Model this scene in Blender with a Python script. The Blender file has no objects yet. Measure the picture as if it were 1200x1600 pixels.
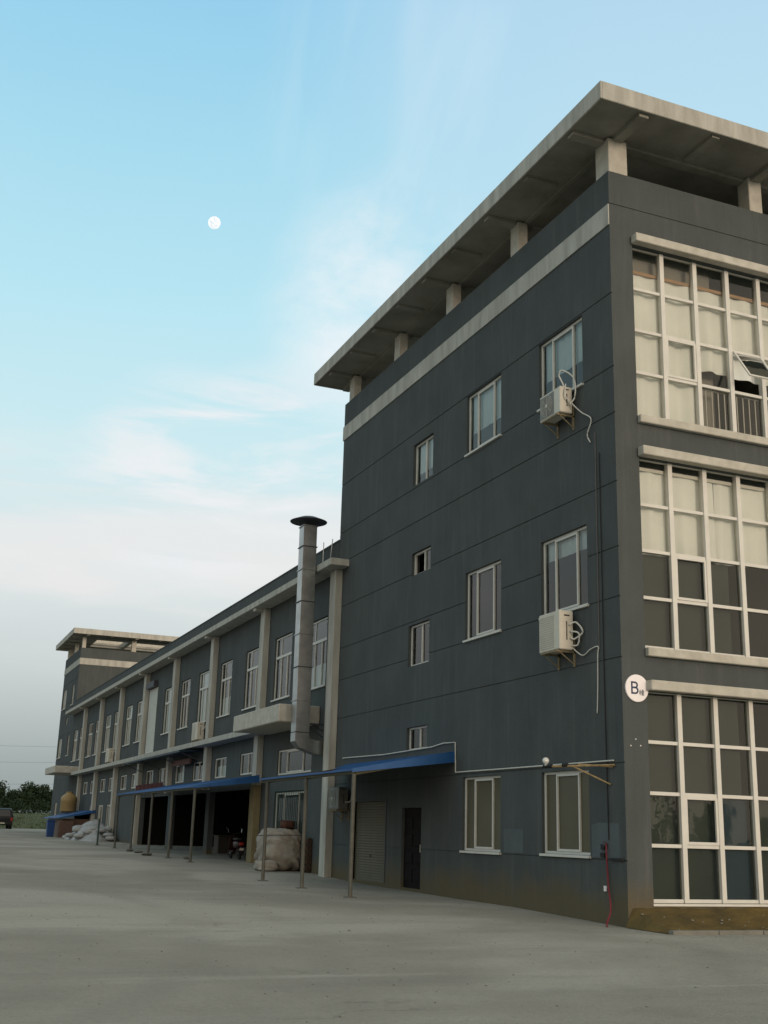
import bpy, math, random
from mathutils import Vector, Matrix
random.seed(7)
S = bpy.context.scene
COL = S.collection
# ------------------------------------------------------------------ camera
CAM = Vector((-13.1986, -19.3958, 1.6))
cd = bpy.data.cameras.new('camera'); co = bpy.data.objects.new('camera', cd); COL.objects.link(co)
cd.sensor_fit = 'VERTICAL'; cd.sensor_height = 24.0; cd.lens = 1805.07 / 1600 * 24
cd.clip_start = 0.1; cd.clip_end = 9000
r = Vector((0.92136029, -0.38771358, 0.02780993)); u = Vector((-0.1287465, -0.23688047, 0.9629704)); b = Vector((-0.36676907, -0.89082312, -0.26816902))
mw = Matrix((( r.x, u.x, b.x, CAM.x), (r.y, u.y, b.y, CAM.y), (r.z, u.z, b.z, CAM.z), (0, 0, 0, 1)))
co.matrix_world = mw
S.camera = co
S.render.resolution_x = 768; S.render.resolution_y = 1024
# ------------------------------------------------------------------ view
S.view_settings.view_transform = 'Standard'; S.view_settings.look = 'None'
S.view_settings.exposure = 0.0; S.view_settings.gamma = 1.0
# ------------------------------------------------------------------ world (dusk sky)
SUN_EL = math.radians(7); SUN_AZ = math.radians(172)          # azimuth clockwise from +y
W = bpy.data.worlds.new('World'); S.world = W; W.use_nodes = True
nt = W.node_tree; N = nt.nodes; L = nt.links; N.clear()
def nn(t, **k):
    n = N.new(t)
    for a, v in k.items(): setattr(n, a, v)
    return n
def wmath(op, a, b_=None, c=None, clamp=False):
    n = N.new('ShaderNodeMath'); n.operation = op; n.use_clamp = clamp
    for i, v in enumerate((a, b_, c)):
        if v is None: continue
        if isinstance(v, (int, float)): n.inputs[i].default_value = v
        else: L.new(v, n.inputs[i])
    return n.outputs[0]
def wmix(f, a, b_):
    n = N.new('ShaderNodeMix'); n.data_type = 'RGBA'
    if isinstance(f, (int, float)): n.inputs[0].default_value = f
    else: L.new(f, n.inputs[0])
    for i, v in ((6, a), (7, b_)):
        if isinstance(v, tuple): n.inputs[i].default_value = (*v, 1)
        else: L.new(v, n.inputs[i])
    return n.outputs[2]
tc = nn('ShaderNodeTexCoord'); GEN = tc.outputs['Generated']
sep = nn('ShaderNodeSeparateXYZ'); L.new(GEN, sep.inputs[0])
sky = nn('ShaderNodeTexSky', sky_type='NISHITA', sun_disc=False)
sky.sun_elevation = SUN_EL; sky.sun_rotation = SUN_AZ; sky.air_density = 1.0; sky.dust_density = 1.6; sky.ozone_density = 2.0
skm = nn('ShaderNodeVectorMath', operation='SCALE'); L.new(sky.outputs[0], skm.inputs[0]); skm.inputs['Scale'].default_value = 0.10
# dusk air: colour by elevation
ramp = nn('ShaderNodeValToRGB'); L.new(sep.outputs[2], ramp.inputs[0]); cr = ramp.color_ramp
stops = [(0.0, (0.28, 0.335, 0.34)), (0.05, (0.38, 0.435, 0.44)), (0.12, (0.63, 0.67, 0.67)), (0.20, (0.80, 0.86, 0.855)),
         (0.30, (0.68, 0.91, 0.95)), (0.42, (0.54, 0.87, 0.98)), (0.54, (0.42, 0.78, 0.95)), (0.64, (0.33, 0.68, 0.93)), (0.76, (0.60, 0.66, 0.66)), (1.0, (0.72, 0.70, 0.64))]
cr.elements[0].position, cr.elements[0].color = stops[0][0], (*stops[0][1], 1)
cr.elements[1].position, cr.elements[1].color = stops[-1][0], (*stops[-1][1], 1)
for p_, c_ in stops[1:-1]:
    e = cr.elements.new(p_); e.color = (*c_, 1)
base = wmix(0.88, skm.outputs[0], ramp.outputs[0])
# clouds: flat streaks low down, thin veils higher up
def cloud_noise(scale, stretch, detail, rough, off=(0, 0, 0), dist=0.0):
    m = nn('ShaderNodeMapping'); L.new(GEN, m.inputs[0]); m.inputs['Scale'].default_value = stretch; m.inputs['Location'].default_value = off
    t = nn('ShaderNodeTexNoise'); L.new(m.outputs[0], t.inputs['Vector']); t.inputs['Scale'].default_value = scale
    t.inputs['Detail'].default_value = detail; t.inputs['Roughness'].default_value = rough; t.inputs['Distortion'].default_value = dist
    return t.outputs[0]
def smooth(v, a, b_):
    n = N.new('ShaderNodeMapRange'); n.interpolation_type = 'SMOOTHSTEP'; L.new(v, n.inputs[0])
    n.inputs[1].default_value = a; n.inputs[2].default_value = b_
    return n.outputs[0]
def blob(d, cosr, soft):
    v = nn('ShaderNodeVectorMath', operation='DOT_PRODUCT'); L.new(GEN, v.inputs[0])
    dd = Vector(d).normalized(); v.inputs[1].default_value = dd
    return smooth(v.outputs['Value'], cosr, soft)
c1 = cloud_noise(2.6, (1.0, 1.0, 7.0), 6, 0.55, (3.1, 0.4, 0.35), 0.3)
band = wmath('MULTIPLY', smooth(sep.outputs[2], 0.10, 0.20), wmath('SUBTRACT', 1.0, smooth(sep.outputs[2], 0.24, 0.36)))
low = wmath('MULTIPLY', smooth(c1, 0.40, 0.66), band)
base = wmix(wmath('MULTIPLY', low, 0.55), base, (0.90, 0.84, 0.83))
c2 = cloud_noise(5.0, (1.0, 1.0, 5.0), 7, 0.6, (0.7, 2.2, 1.0), 0.5)
st = wmath('MULTIPLY', smooth(c2, 0.42, 0.62), wmath('ADD', blob((0.275, 0.915, 0.300), 0.9945, 0.9995), blob((0.20, 0.94, 0.285), 0.994, 0.9995), clamp=True))
base = wmix(wmath('MULTIPLY', st, 0.8), base, (0.87, 0.88, 0.90))
c3 = cloud_noise(3.4, (1.0, 1.0, 1.6), 8, 0.62, (5.2, 1.3, 0.1), 0.6)
veil = wmath('MULTIPLY', smooth(c3, 0.36, 0.74), wmath('ADD', wmath('MULTIPLY', blob((0.355, 0.82, 0.425), 0.9905, 0.9992), 1.0), 0.03), clamp=True)
base = wmix(veil, base, (0.85, 0.91, 0.94))
base = wmix(wmath('MULTIPLY', blob((0.52, 0.60, 0.61), 0.93, 0.999), 0.42), base, (0.66, 0.80, 0.90))
# thin contrail-like wisp high up
m4 = nn('ShaderNodeMapping'); L.new(GEN, m4.inputs[0]); m4.inputs['Rotation'].default_value = (0.0, 0.35, 0.0); m4.inputs['Scale'].default_value = (9.0, 1.0, 1.2)
t4 = nn('ShaderNodeTexNoise'); L.new(m4.outputs[0], t4.inputs['Vector']); t4.inputs['Scale'].default_value = 1.7; t4.inputs['Detail'].default_value = 6; t4.inputs['Distortion'].default_value = 0.5
wisp = wmath('MULTIPLY', smooth(t4.outputs[0], 0.46, 0.72), wmath('ADD', blob((0.285, 0.745, 0.585), 0.9915, 0.9995), wmath('MULTIPLY', blob((0.36, 0.74, 0.55), 0.985, 0.999), 0.5)), clamp=True)
base = wmix(wmath('MULTIPLY', wisp, 0.16), base, (0.84, 0.92, 0.96))
# afterglow round the sunset point, behind the camera
sd = Vector((math.sin(SUN_AZ), math.cos(SUN_AZ), 0.12))
glow = wmath('MULTIPLY', blob(sd, -0.10, 0.9), wmath('SUBTRACT', 1.0, smooth(sep.outputs[2], 0.35, 0.95)))
base = wmix(wmath('MULTIPLY', glow, 0.9), base, (1.50, 1.24, 0.96))
bg = nn('ShaderNodeBackground'); L.new(base, bg.inputs[0]); bg.inputs[1].default_value = 1.0
wo = nn('ShaderNodeOutputWorld'); L.new(bg.outputs[0], wo.inputs[0])
# ------------------------------------------------------------------ sun (last warm light, very soft)
sl = bpy.data.lights.new('sun', 'SUN'); so = bpy.data.objects.new('sun', sl); COL.objects.link(so)
sl.energy = 1.5; sl.angle = math.radians(14); sl.color = (1.0, 0.82, 0.66)
sv = Vector((math.sin(SUN_AZ) * math.cos(SUN_EL), math.cos(SUN_AZ) * math.cos(SUN_EL), math.sin(SUN_EL)))
so.rotation_euler = sv.to_track_quat('Z', 'Y').to_euler()

# ------------------------------------------------------------------ materials
def lin(c): return tuple(c)
def mat(name, col, rough=0.8, var=0.12, scale=3.0, bump=0.0, bscale=60.0, metal=0.0, spec=0.3, col2=None, streak=False, extra=None):
    m = bpy.data.materials.new(name); m.use_nodes = True; nt = m.node_tree; n = nt.nodes; l = nt.links
    bs = n['Principled BSDF']; bs.inputs['Roughness'].default_value = rough; bs.inputs['Metallic'].default_value = metal
    bs.inputs['Specular IOR Level'].default_value = spec
    tc = n.new('ShaderNodeTexCoord'); mp = n.new('ShaderNodeMapping'); l.new(tc.outputs['Object'], mp.inputs[0])
    if streak: mp.inputs['Scale'].default_value = (1, 1, 0.18)
    t = n.new('ShaderNodeTexNoise'); l.new(mp.outputs[0], t.inputs['Vector']); t.inputs['Scale'].default_value = scale; t.inputs['Detail'].default_value = 6; t.inputs['Roughness'].default_value = 0.6
    mr = n.new('ShaderNodeMapRange'); l.new(t.outputs[0], mr.inputs[0]); mr.inputs[1].default_value = 0.3; mr.inputs[2].default_value = 0.7
    mx = n.new('ShaderNodeMix'); mx.data_type = 'RGBA'; l.new(mr.outputs[0], mx.inputs[0])
    c2 = col2 if col2 else tuple(min(1, c * (1 + var)) for c in col)
    c1 = col if col2 else tuple(c * (1 - var) for c in col)
    mx.inputs[6].default_value = (*c1, 1); mx.inputs[7].default_value = (*c2, 1)
    out = mx.outputs[2]
    if extra: out = extra(n, l, tc, out)
    l.new(out, bs.inputs['Base Color'])
    if bump:
        t2 = n.new('ShaderNodeTexNoise'); l.new(tc.outputs['Object'], t2.inputs['Vector']); t2.inputs['Scale'].default_value = bscale; t2.inputs['Detail'].default_value = 4
        bp = n.new('ShaderNodeBump'); bp.inputs['Strength'].default_value = bump; bp.inputs['Distance'].default_value = 0.02
        l.new(t2.outputs[0], bp.inputs['Height']); l.new(bp.outputs[0], bs.inputs['Normal'])
    return m
def mixn(n, l, f, a, col):
    x = n.new('ShaderNodeMix'); x.data_type = 'RGBA'; l.new(f, x.inputs[0]); l.new(a, x.inputs[6]); x.inputs[7].default_value = (*col, 1)
    return x.outputs[2]
def mrange(n, l, v, a, b_, c=0.0, d=1.0):
    x = n.new('ShaderNodeMapRange'); x.interpolation_type = 'SMOOTHSTEP'; l.new(v, x.inputs[0])
    x.inputs[1].default_value = a; x.inputs[2].default_value = b_; x.inputs[3].default_value = c; x.inputs[4].default_value = d
    return x.outputs[0]
def mul(n, l, a, b_):
    x = n.new('ShaderNodeMath'); x.operation = 'MULTIPLY'; l.new(a, x.inputs[0])
    if isinstance(b_, (int, float)): x.inputs[1].default_value = b_
    else: l.new(b_, x.inputs[1])
    return x.outputs[0]
def wall_extra(n, l, tc, out):
    sp = n.new('ShaderNodeSeparateXYZ'); l.new(tc.outputs['Object'], sp.inputs[0])
    # faded vertical rain streaks
    mp = n.new('ShaderNodeMapping'); l.new(tc.outputs['Object'], mp.inputs[0]); mp.inputs['Scale'].default_value = (1.6, 1.6, 0.12)
    t = n.new('ShaderNodeTexNoise'); l.new(mp.outputs[0], t.inputs['Vector']); t.inputs['Scale'].default_value = 2.2; t.inputs['Detail'].default_value = 8; t.inputs['Roughness'].default_value = 0.7
    out = mixn(n, l, mul(n, l, mrange(n, l, t.outputs[0], 0.48, 0.74), 0.5), out, (0.118, 0.122, 0.116))
    mp5 = n.new('ShaderNodeMapping'); l.new(tc.outputs['Object'], mp5.inputs[0]); mp5.inputs['Scale'].default_value = (3.5, 3.5, 0.25); mp5.inputs['Location'].default_value = (4, 9, 2)
    t5 = n.new('ShaderNodeTexNoise'); l.new(mp5.outputs[0], t5.inputs['Vector']); t5.inputs['Scale'].default_value = 2.0; t5.inputs['Detail'].default_value = 9; t5.inputs['Roughness'].default_value = 0.75
    out = mixn(n, l, mul(n, l, mrange(n, l, t5.outputs[0], 0.50, 0.72), 0.45), out, (0.048, 0.056, 0.054))
    t6 = n.new('ShaderNodeTexNoise'); l.new(tc.outputs['Object'], t6.inputs['Vector']); t6.inputs['Scale'].default_value = 38; t6.inputs['Detail'].default_value = 5; t6.inputs['Roughness'].default_value = 0.8
    out = mixn(n, l, mul(n, l, mrange(n, l, t6.outputs[0], 0.5, 0.7), 0.35), out, (0.125, 0.13, 0.12))
    # splashed mud on the foot of the wall
    t3 = n.new('ShaderNodeTexNoise'); l.new(tc.outputs['Object'], t3.inputs['Vector']); t3.inputs['Scale'].default_value = 1.1; t3.inputs['Detail'].default_value = 7; t3.inputs['Roughness'].default_value = 0.72
    ad = n.new('ShaderNodeMath'); ad.operation = 'MULTIPLY_ADD'; l.new(t3.outputs[0], ad.inputs[0]); ad.inputs[1].default_value = 1.3; l.new(sp.outputs[2], ad.inputs[2])
    f = mrange(n, l, ad.outputs[0], 0.95, 1.70, 0.60, 0.0)
    return mixn(n, l, f, out, (0.135, 0.100, 0.044))
M = {}
M['wall'] = mat('charcoal_stucco', (0.071, 0.081, 0.080), 0.93, 0.12, 0.7, 0.7, 55, spec=0.15, extra=wall_extra)
M['conc'] = mat('pale_concrete', (0.46, 0.45, 0.40), 0.9, 0.13, 3.2, 0.4, 30, spec=0.2, streak=True, col2=(0.29, 0.285, 0.25))
M['cream'] = mat('cream_render', (0.49, 0.47, 0.41), 0.85, 0.10, 3.5, 0.3, 40, spec=0.2, col2=(0.36, 0.345, 0.295))
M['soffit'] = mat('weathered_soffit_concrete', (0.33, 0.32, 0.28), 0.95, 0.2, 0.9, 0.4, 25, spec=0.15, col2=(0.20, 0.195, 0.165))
M['frame'] = mat('cream_window_plastic', (0.54, 0.53, 0.48), 0.5, 0.05, 4)
M['bars'] = mat('white_curtain_wall_frame', (0.57, 0.56, 0.51), 0.5, 0.06, 3)
M['inner'] = mat('bare_interior_plaster', (0.20, 0.19, 0.16), 0.9, 0.1, 1)
M['film'] = mat('olive_reflection_board', (0.036, 0.048, 0.038), 0.8, 0.12, 0.8, col2=(0.024, 0.034, 0.030))  # front boards are added behind the glass, coloured like reflected dusk sky
M['olivepane'] = mat('olive_filmed_glass', (0.088, 0.078, 0.048), 0.35, 0.10, 1.0, spec=0.25)
M['blind'] = mat('pale_roller_blind', (0.66, 0.70, 0.68), 0.9, 0.06, 2)
M['navy'] = mat('dark_blue_sheet', (0.006, 0.028, 0.045), 0.5, 0.1, 2)
M['wood'] = mat('orange_brown_curtain_rail', (0.33, 0.20, 0.10), 0.6, 0.1, 5)
M['steel'] = mat('galvanised_steel', (0.36, 0.385, 0.385), 0.30, 0.14, 2.5, metal=0.95, col2=(0.24, 0.255, 0.25))
M['darksteel'] = mat('dark_sheet_steel', (0.06, 0.065, 0.075), 0.6, 0.1, 5, metal=0.3)
M['post'] = mat('grey_painted_post', (0.09, 0.09, 0.072), 0.6, 0.15, 8, col2=(0.06, 0.06, 0.05))
M['greenpost'] = mat('dark_green_painted_post', (0.04, 0.07, 0.065), 0.6, 0.1, 8)
M['bluesheet'] = mat('blue_roofing_sheet', (0.010, 0.066, 0.20), 0.55, 0.15, 2.5, col2=(0.018, 0.090, 0.25))
M['beam'] = mat('dark_olive_beam', (0.055, 0.05, 0.028), 0.8)
M['black'] = mat('black_rubber', (0.012, 0.012, 0.012), 0.6)
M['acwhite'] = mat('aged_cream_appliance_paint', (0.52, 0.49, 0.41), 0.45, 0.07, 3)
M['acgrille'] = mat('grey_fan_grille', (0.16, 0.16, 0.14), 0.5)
M['hose'] = mat('white_pipe_wrap', (0.55, 0.54, 0.49), 0.7, 0.06, 9)
M['red'] = mat('red_hose_rubber', (0.15, 0.02, 0.03), 0.6, 0.1, 9)
M['signwhite'] = mat('white_sign_enamel', (0.78, 0.74, 0.74), 0.4, 0.03, 4)
M['signblue'] = mat('navy_sign_paint', (0.014, 0.03, 0.075), 0.5, 0.05, 4)
M['signgrey'] = mat('grey_blue_sign_paint', (0.06, 0.075, 0.10), 0.5, 0.05, 4)
M['shutter'] = mat('beige_roller_shutter', (0.105, 0.096, 0.062), 0.7, 0.1, 3, streak=True)  # beige darkened in the colour itself for the shade under the canopy
M['wshutter'] = mat('white_roller_shutter', (0.50, 0.50, 0.45), 0.6, 0.08, 3)
M['door'] = mat('black_metal_door', (0.010, 0.008, 0.008), 0.8, 0.2, 5, spec=0.1)
M['yellow'] = mat('faded_yellow_paint', (0.22, 0.185, 0.10), 0.85, 0.15, 3, 0.2, 30, col2=(0.16, 0.135, 0.08))
M['tarp'] = mat('white_woven_tarpaulin', (0.34, 0.325, 0.295), 0.75, 0.1, 2, 1.0, 6, col2=(0.21, 0.17, 0.125))
M['tank'] = mat('tan_plastic_tank', (0.28, 0.20, 0.085), 0.5, 0.1, 3)
M['barrel'] = mat('deep_blue_plastic', (0.012, 0.05, 0.17), 0.45, 0.1, 5)
M['patch'] = mat('paler_grey_touch_up_paint', (0.095, 0.108, 0.112), 0.93, 0.08, 2, 0.4, 45, spec=0.15)
M['heap'] = mat('white_plastic_sack', (0.36, 0.37, 0.37), 0.8, 0.15, 3, 0.8, 9, col2=(0.24, 0.245, 0.24))
M['redpaint'] = mat('dark_red_banner_cloth', (0.06, 0.010, 0.010), 0.9)
M['bark'] = mat('grey_brown_bark', (0.07, 0.055, 0.04), 0.9, 0.2, 8)
M['rubble'] = mat('grey_rubble', (0.12, 0.115, 0.10), 0.95, 0.3, 9)
M['scooterred'] = mat('dark_red_scooter_paint', (0.022, 0.006, 0.007), 0.4)
M['car'] = mat('dark_blue_grey_car_paint', (0.008, 0.010, 0.012), 0.35, spec=0.3)
M['tail'] = mat('red_lamp_plastic', (0.35, 0.03, 0.02), 0.3)
def glass_mat(name, tint, refl=1.5, dirty=0.0, dcol=(0.2, 0.2, 0.18)):
    m = bpy.data.materials.new(name); m.use_nodes = True; nt = m.node_tree; n = nt.nodes; l = nt.links
    n.remove(n['Principled BSDF']); out = n['Material Output']
    tr = n.new('ShaderNodeBsdfTransparent'); tr.inputs[0].default_value = (*tint, 1)
    gl = n.new('ShaderNodeBsdfGlossy'); gl.inputs['Roughness'].default_value = 0.015; gl.inputs[0].default_value = (0.9, 0.9, 0.9, 1)
    tc = n.new('ShaderNodeTexCoord'); ns = n.new('ShaderNodeTexNoise'); l.new(tc.outputs['Object'], ns.inputs['Vector']); ns.inputs['Scale'].default_value = 1.3
    bp = n.new('ShaderNodeBump'); bp.inputs['Strength'].default_value = 0.08; bp.inputs['Distance'].default_value = 0.05; l.new(ns.outputs[0], bp.inputs['Height']); l.new(bp.outputs[0], gl.inputs['Normal'])
    fr = n.new('ShaderNodeFresnel'); fr.inputs[0].default_value = refl
    mx = n.new('ShaderNodeMixShader'); l.new(fr.outputs[0], mx.inputs[0]); l.new(tr.outputs[0], mx.inputs[1]); l.new(gl.outputs[0], mx.inputs[2])
    df = n.new('ShaderNodeBsdfDiffuse'); df.inputs[0].default_value = (*dcol, 1)
    m2 = n.new('ShaderNodeMixShader'); m2.inputs[0].default_value = dirty; l.new(mx.outputs[0], m2.inputs[1]); l.new(df.outputs[0], m2.inputs[2])
    l.new(m2.outputs[0], out.inputs[0]); return m
M['glass'] = glass_mat('window_glass', (0.86, 0.9, 0.88), 1.5, 0.06)
M['cglass'] = glass_mat('curtain_wall_glass', (0.93, 0.93, 0.89), 1.45, 0.07, (0.10, 0.14, 0.13))
def curtain_mat():
    m = mat('white_curtain_cloth', (0.70, 0.73, 0.71), 0.9, 0.04, 2)
    return m
M['curtain'] = curtain_mat()
# bricks
def brick_extra(n, l, tc, out):
    bt = n.new('ShaderNodeTexBrick'); mp = n.new('ShaderNodeMapping'); mp.inputs['Rotation'].default_value = (math.pi / 2, 0, 0)
    l.new(tc.outputs['Object'], mp.inputs[0]); l.new(mp.outputs[0], bt.inputs['Vector'])
    bt.inputs['Scale'].default_value = 4; bt.inputs['Color1'].default_value = (0.13, 0.06, 0.045, 1); bt.inputs['Color2'].default_value = (0.09, 0.045, 0.035, 1); bt.inputs['Mortar'].default_value = (0.14, 0.13, 0.115, 1); bt.inputs['Mortar Size'].default_value = 0.03
    return bt.outputs[0]
M['brick'] = mat('red_brown_brick', (0.16, 0.07, 0.05), 0.9, extra=brick_extra)
# ground
def ground_extra(n, l, tc, out):
    def noise(sc, stretch=(1, 1, 1), det=6, rot=0.0, rough=0.6, dist=0.0):
        mp = n.new('ShaderNodeMapping'); l.new(tc.outputs['Object'], mp.inputs[0]); mp.inputs['Scale'].default_value = stretch; mp.inputs['Rotation'].default_value = (0, 0, rot)
        t = n.new('ShaderNodeTexNoise'); l.new(mp.outputs[0], t.inputs['Vector']); t.inputs['Scale'].default_value = sc; t.inputs['Detail'].default_value = det; t.inputs['Roughness'].default_value = rough; t.inputs['Distortion'].default_value = dist
        return t.outputs[0]
    out = mixn(n, l, mul(n, l, mrange(n, l, noise(0.13, (1, 1, 1), 5, 0, 0.55, 0.8), 0.42, 0.62), 0.75), out, (0.36, 0.345, 0.295))
    out = mixn(n, l, mul(n, l, mrange(n, l, noise(0.35, (0.35, 1.6, 1), 5, 0.35), 0.52, 0.72), 0.45), out, (0.17, 0.165, 0.145))
    out = mixn(n, l, mul(n, l, mrange(n, l, noise(0.6, (0.2, 1.8, 1), 6, -0.15), 0.55, 0.75), 0.5), out, (0.42, 0.41, 0.365))
    # curved tyre tracks: rings round far-off centres
    for (cx, cy, R, wd) in ((-34, 4, 26, 0.5), (-34, 4, 27.7, 0.5), (-3, -40, 30, 0.7), (-3, -40, 31.8, 0.6)):
        mp = n.new('ShaderNodeMapping'); l.new(tc.outputs['Object'], mp.inputs[0]); mp.inputs['Location'].default_value = (-cx, -cy, 0); mp.inputs['Scale'].default_value = (1, 1, 0)
        ln = n.new('ShaderNodeVectorMath'); ln.operation = 'LENGTH'; l.new(mp.outputs[0], ln.inputs[0])
        sb = n.new('ShaderNodeMath'); sb.operation = 'SUBTRACT'; l.new(ln.outputs['Value'], sb.inputs[0]); sb.inputs[1].default_value = R
        ab = n.new('ShaderNodeMath'); ab.operation = 'ABSOLUTE'; l.new(sb.outputs[0], ab.inputs[0])
        f = mul(n, l, mrange(n, l, ab.outputs[0], 0.05, wd, 1, 0), mrange(n, l, noise(0.5, (1, 1, 1), 4), 0.42, 0.66, 0.0, 0.35))
        out = mixn(n, l, f, out, (0.175, 0.168, 0.145))
    out = mixn(n, l, mul(n, l, mrange(n, l, noise(34, (1, 1, 1), 4, 0, 0.8), 0.55, 0.70), 0.55), out, (0.42, 0.405, 0.36))
    out = mixn(n, l, mul(n, l, mrange(n, l, noise(11, (1, 1, 1), 8, 0, 0.8), 0.50, 0.68), 0.5), out, (0.16, 0.148, 0.12))
    # fine shrinkage cracks
    vo = n.new('ShaderNodeTexVoronoi'); vo.feature = 'DISTANCE_TO_EDGE'; vo.inputs['Scale'].default_value = 0.22
    mp = n.new('ShaderNodeMapping'); l.new(tc.outputs['Object'], mp.inputs[0]); nz = n.new('ShaderNodeTexNoise'); nz.inputs['Scale'].default_value = 1.2; nz.inputs['Detail'].default_value = 6; l.new(tc.outputs['Object'], nz.inputs['Vector'])
    va = n.new('ShaderNodeVectorMath'); va.operation = 'ADD'; l.new(mp.outputs[0], va.inputs[0]); l.new(nz.outputs['Color'], va.inputs[1]); l.new(va.outputs[0], vo.inputs['Vector'])
    out = mixn(n, l, mul(n, l, mrange(n, l, vo.outputs['Distance'], 0.0, 0.008, 1, 0), mrange(n, l, noise(0.3), 0.5, 0.65, 0, 0.4)), out, (0.12, 0.115, 0.10))
    return out
M['ground'] = mat('dusty_concrete_yard', (0.245, 0.230, 0.192), 0.95, 0.12, 0.5, 0.6, 30, spec=0.15, extra=ground_extra)
M['soil'] = mat('yellow_brown_soil', (0.15, 0.105, 0.038), 1.0, 0.2, 1.6, 0.9, 12, spec=0.05, col2=(0.075, 0.060, 0.030))
M['kerb'] = mat('worn_kerb_concrete', (0.17, 0.165, 0.14), 0.95, 0.2, 3, 0.4, 20)
M['grass'] = mat('dry_green_grass', (0.035, 0.052, 0.012), 0.9, 0.2, 0.4, col2=(0.075, 0.078, 0.02))
def leaf_extra(n, l, tc, out):
    oi = n.new('ShaderNodeNewGeometry')
    return mixn(n, l, oi.outputs['Random Per Island'], out, (0.016, 0.030, 0.009))
M['leaf'] = mat('dark_green_leaves', (0.032, 0.055, 0.020), 0.7, 0.2, 2.0, extra=leaf_extra)
mm = bpy.data.materials.new('moonlight_disc'); mm.use_nodes = True
n_ = mm.node_tree.nodes; l_ = mm.node_tree.links; bs = n_['Principled BSDF']
tn = n_.new('ShaderNodeTexNoise'); tn.inputs['Scale'].default_value = 0.09; tcn = n_.new('ShaderNodeTexCoord'); l_.new(tcn.outputs['Object'], tn.inputs['Vector'])
rp = n_.new('ShaderNodeValToRGB'); l_.new(tn.outputs[0], rp.inputs[0]); rp.color_ramp.elements[0].color = (0.70, 0.80, 0.87, 1); rp.color_ramp.elements[1].color = (1, 0.98, 0.94, 1); rp.color_ramp.elements[0].position = 0.35; rp.color_ramp.elements[1].position = 0.6
l_.new(rp.outputs[0], bs.inputs['Emission Color']); bs.inputs['Emission Strength'].default_value = 1.05; bs.inputs['Base Color'].default_value = (0, 0, 0, 1)
M['moon'] = mm

# ------------------------------------------------------------------ mesh builder
class MB:
    def __init__(s): s.v = []; s.f = []
    def add(s, vs, fs):
        o = len(s.v); s.v += [tuple(p) for p in vs]; s.f += [tuple(i + o for i in f) for f in fs]; return s
    def box(s, x0, x1, y0, y1, z0, z1):
        return s.add([(x0, y0, z0), (x1, y0, z0), (x1, y1, z0), (x0, y1, z0), (x0, y0, z1), (x1, y0, z1), (x1, y1, z1), (x0, y1, z1)],
                     [(0, 3, 2, 1), (4, 5, 6, 7), (0, 1, 5, 4), (1, 2, 6, 5), (2, 3, 7, 6), (3, 0, 4, 7)])
    def hexa(s, p):   # 8 points: bottom 4 ccw, top 4
        return s.add(p, [(0, 3, 2, 1), (4, 5, 6, 7), (0, 1, 5, 4), (1, 2, 6, 5), (2, 3, 7, 6), (3, 0, 4, 7)])
    def tube(s, pts, rad, n=8, cap=True):
        pts = [Vector(p) for p in pts]; rings = []; up = Vector((0, 0, 1))
        for i, p in enumerate(pts):
            d = (pts[min(i + 1, len(pts) - 1)] - pts[max(i - 1, 0)]).normalized()
            a = d.cross(up) if abs(d.z) < 0.95 else d.cross(Vector((1, 0, 0)))
            a.normalize(); c = a.cross(d).normalized(); rr = rad[i] if isinstance(rad, (list, tuple)) else rad
            rings.append([p + (a * math.cos(2 * math.pi * k / n) + c * math.sin(2 * math.pi * k / n)) * rr for k in range(n)])
        vs = [q for R in rings for q in R]; fs = []
        for i in range(len(pts) - 1):
            for k in range(n):
                k2 = (k + 1) % n; fs.append((i * n + k, i * n + k2, (i + 1) * n + k2, (i + 1) * n + k))
        if cap: fs.append(tuple(range(n - 1, -1, -1))); fs.append(tuple((len(pts) - 1) * n + k for k in range(n)))
        return s.add(vs, fs)
    def lathe(s, prof, c=(0, 0, 0), n=24):   # prof: (r, z)
        vs = []; fs = []
        for (rr, z) in prof:
            for k in range(n):
                a = 2 * math.pi * k / n; vs.append((c[0] + rr * math.cos(a), c[1] + rr * math.sin(a), c[2] + z))
        for i in range(len(prof) - 1):
            for k in range(n):
                k2 = (k + 1) % n; fs.append((i * n + k, i * n + k2, (i + 1) * n + k2, (i + 1) * n + k))
        fs.append(tuple(range(n - 1, -1, -1))); fs.append(tuple((len(prof) - 1) * n + k for k in range(n)))
        return s.add(vs, fs)
    def build(s, name, m, parent=None, bevel=0.0, smooth=False, off=(0, 0, 0)):
        me = bpy.data.meshes.new(name); me.from_pydata([(x - off[0], y - off[1], z - off[2]) for x, y, z in s.v], [], s.f); me.validate(); me.update()
        me.materials.append(M[m] if isinstance(m, str) else m)
        if smooth: me.polygons.foreach_set('use_smooth', [True] * len(me.polygons))
        o = bpy.data.objects.new(name, me); COL.objects.link(o)
        o.location = off
        if parent: o.parent = parent; o.location = Vector(off) - parent_world(parent)
        if bevel:
            md = o.modifiers.new('bevel', 'BEVEL'); md.width = bevel; md.segments = 1; md.limit_method = 'ANGLE'
        return o
def parent_world(p):
    v = Vector(p.location)
    while p.parent: p = p.parent; v += Vector(p.location)
    return v
def tag(o, label, cat, group=None, kind=None):
    if label: o['label'] = label
    if cat: o['category'] = cat
    if group: o['group'] = group
    if kind: o['kind'] = kind
    return o
def thing(name, loc, label, cat, group=None):
    o = bpy.data.objects.new(name, None); COL.objects.link(o); o.location = loc; o.empty_display_size = 0.3
    return tag(o, label, cat, group)
def finish(root):
    """parts were built in world coordinates: keep them there"""
    pass
def P(mb, name, m, parent, **k):   # part built in world coordinates
    return mb.build(name, m, parent, **k)

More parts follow.
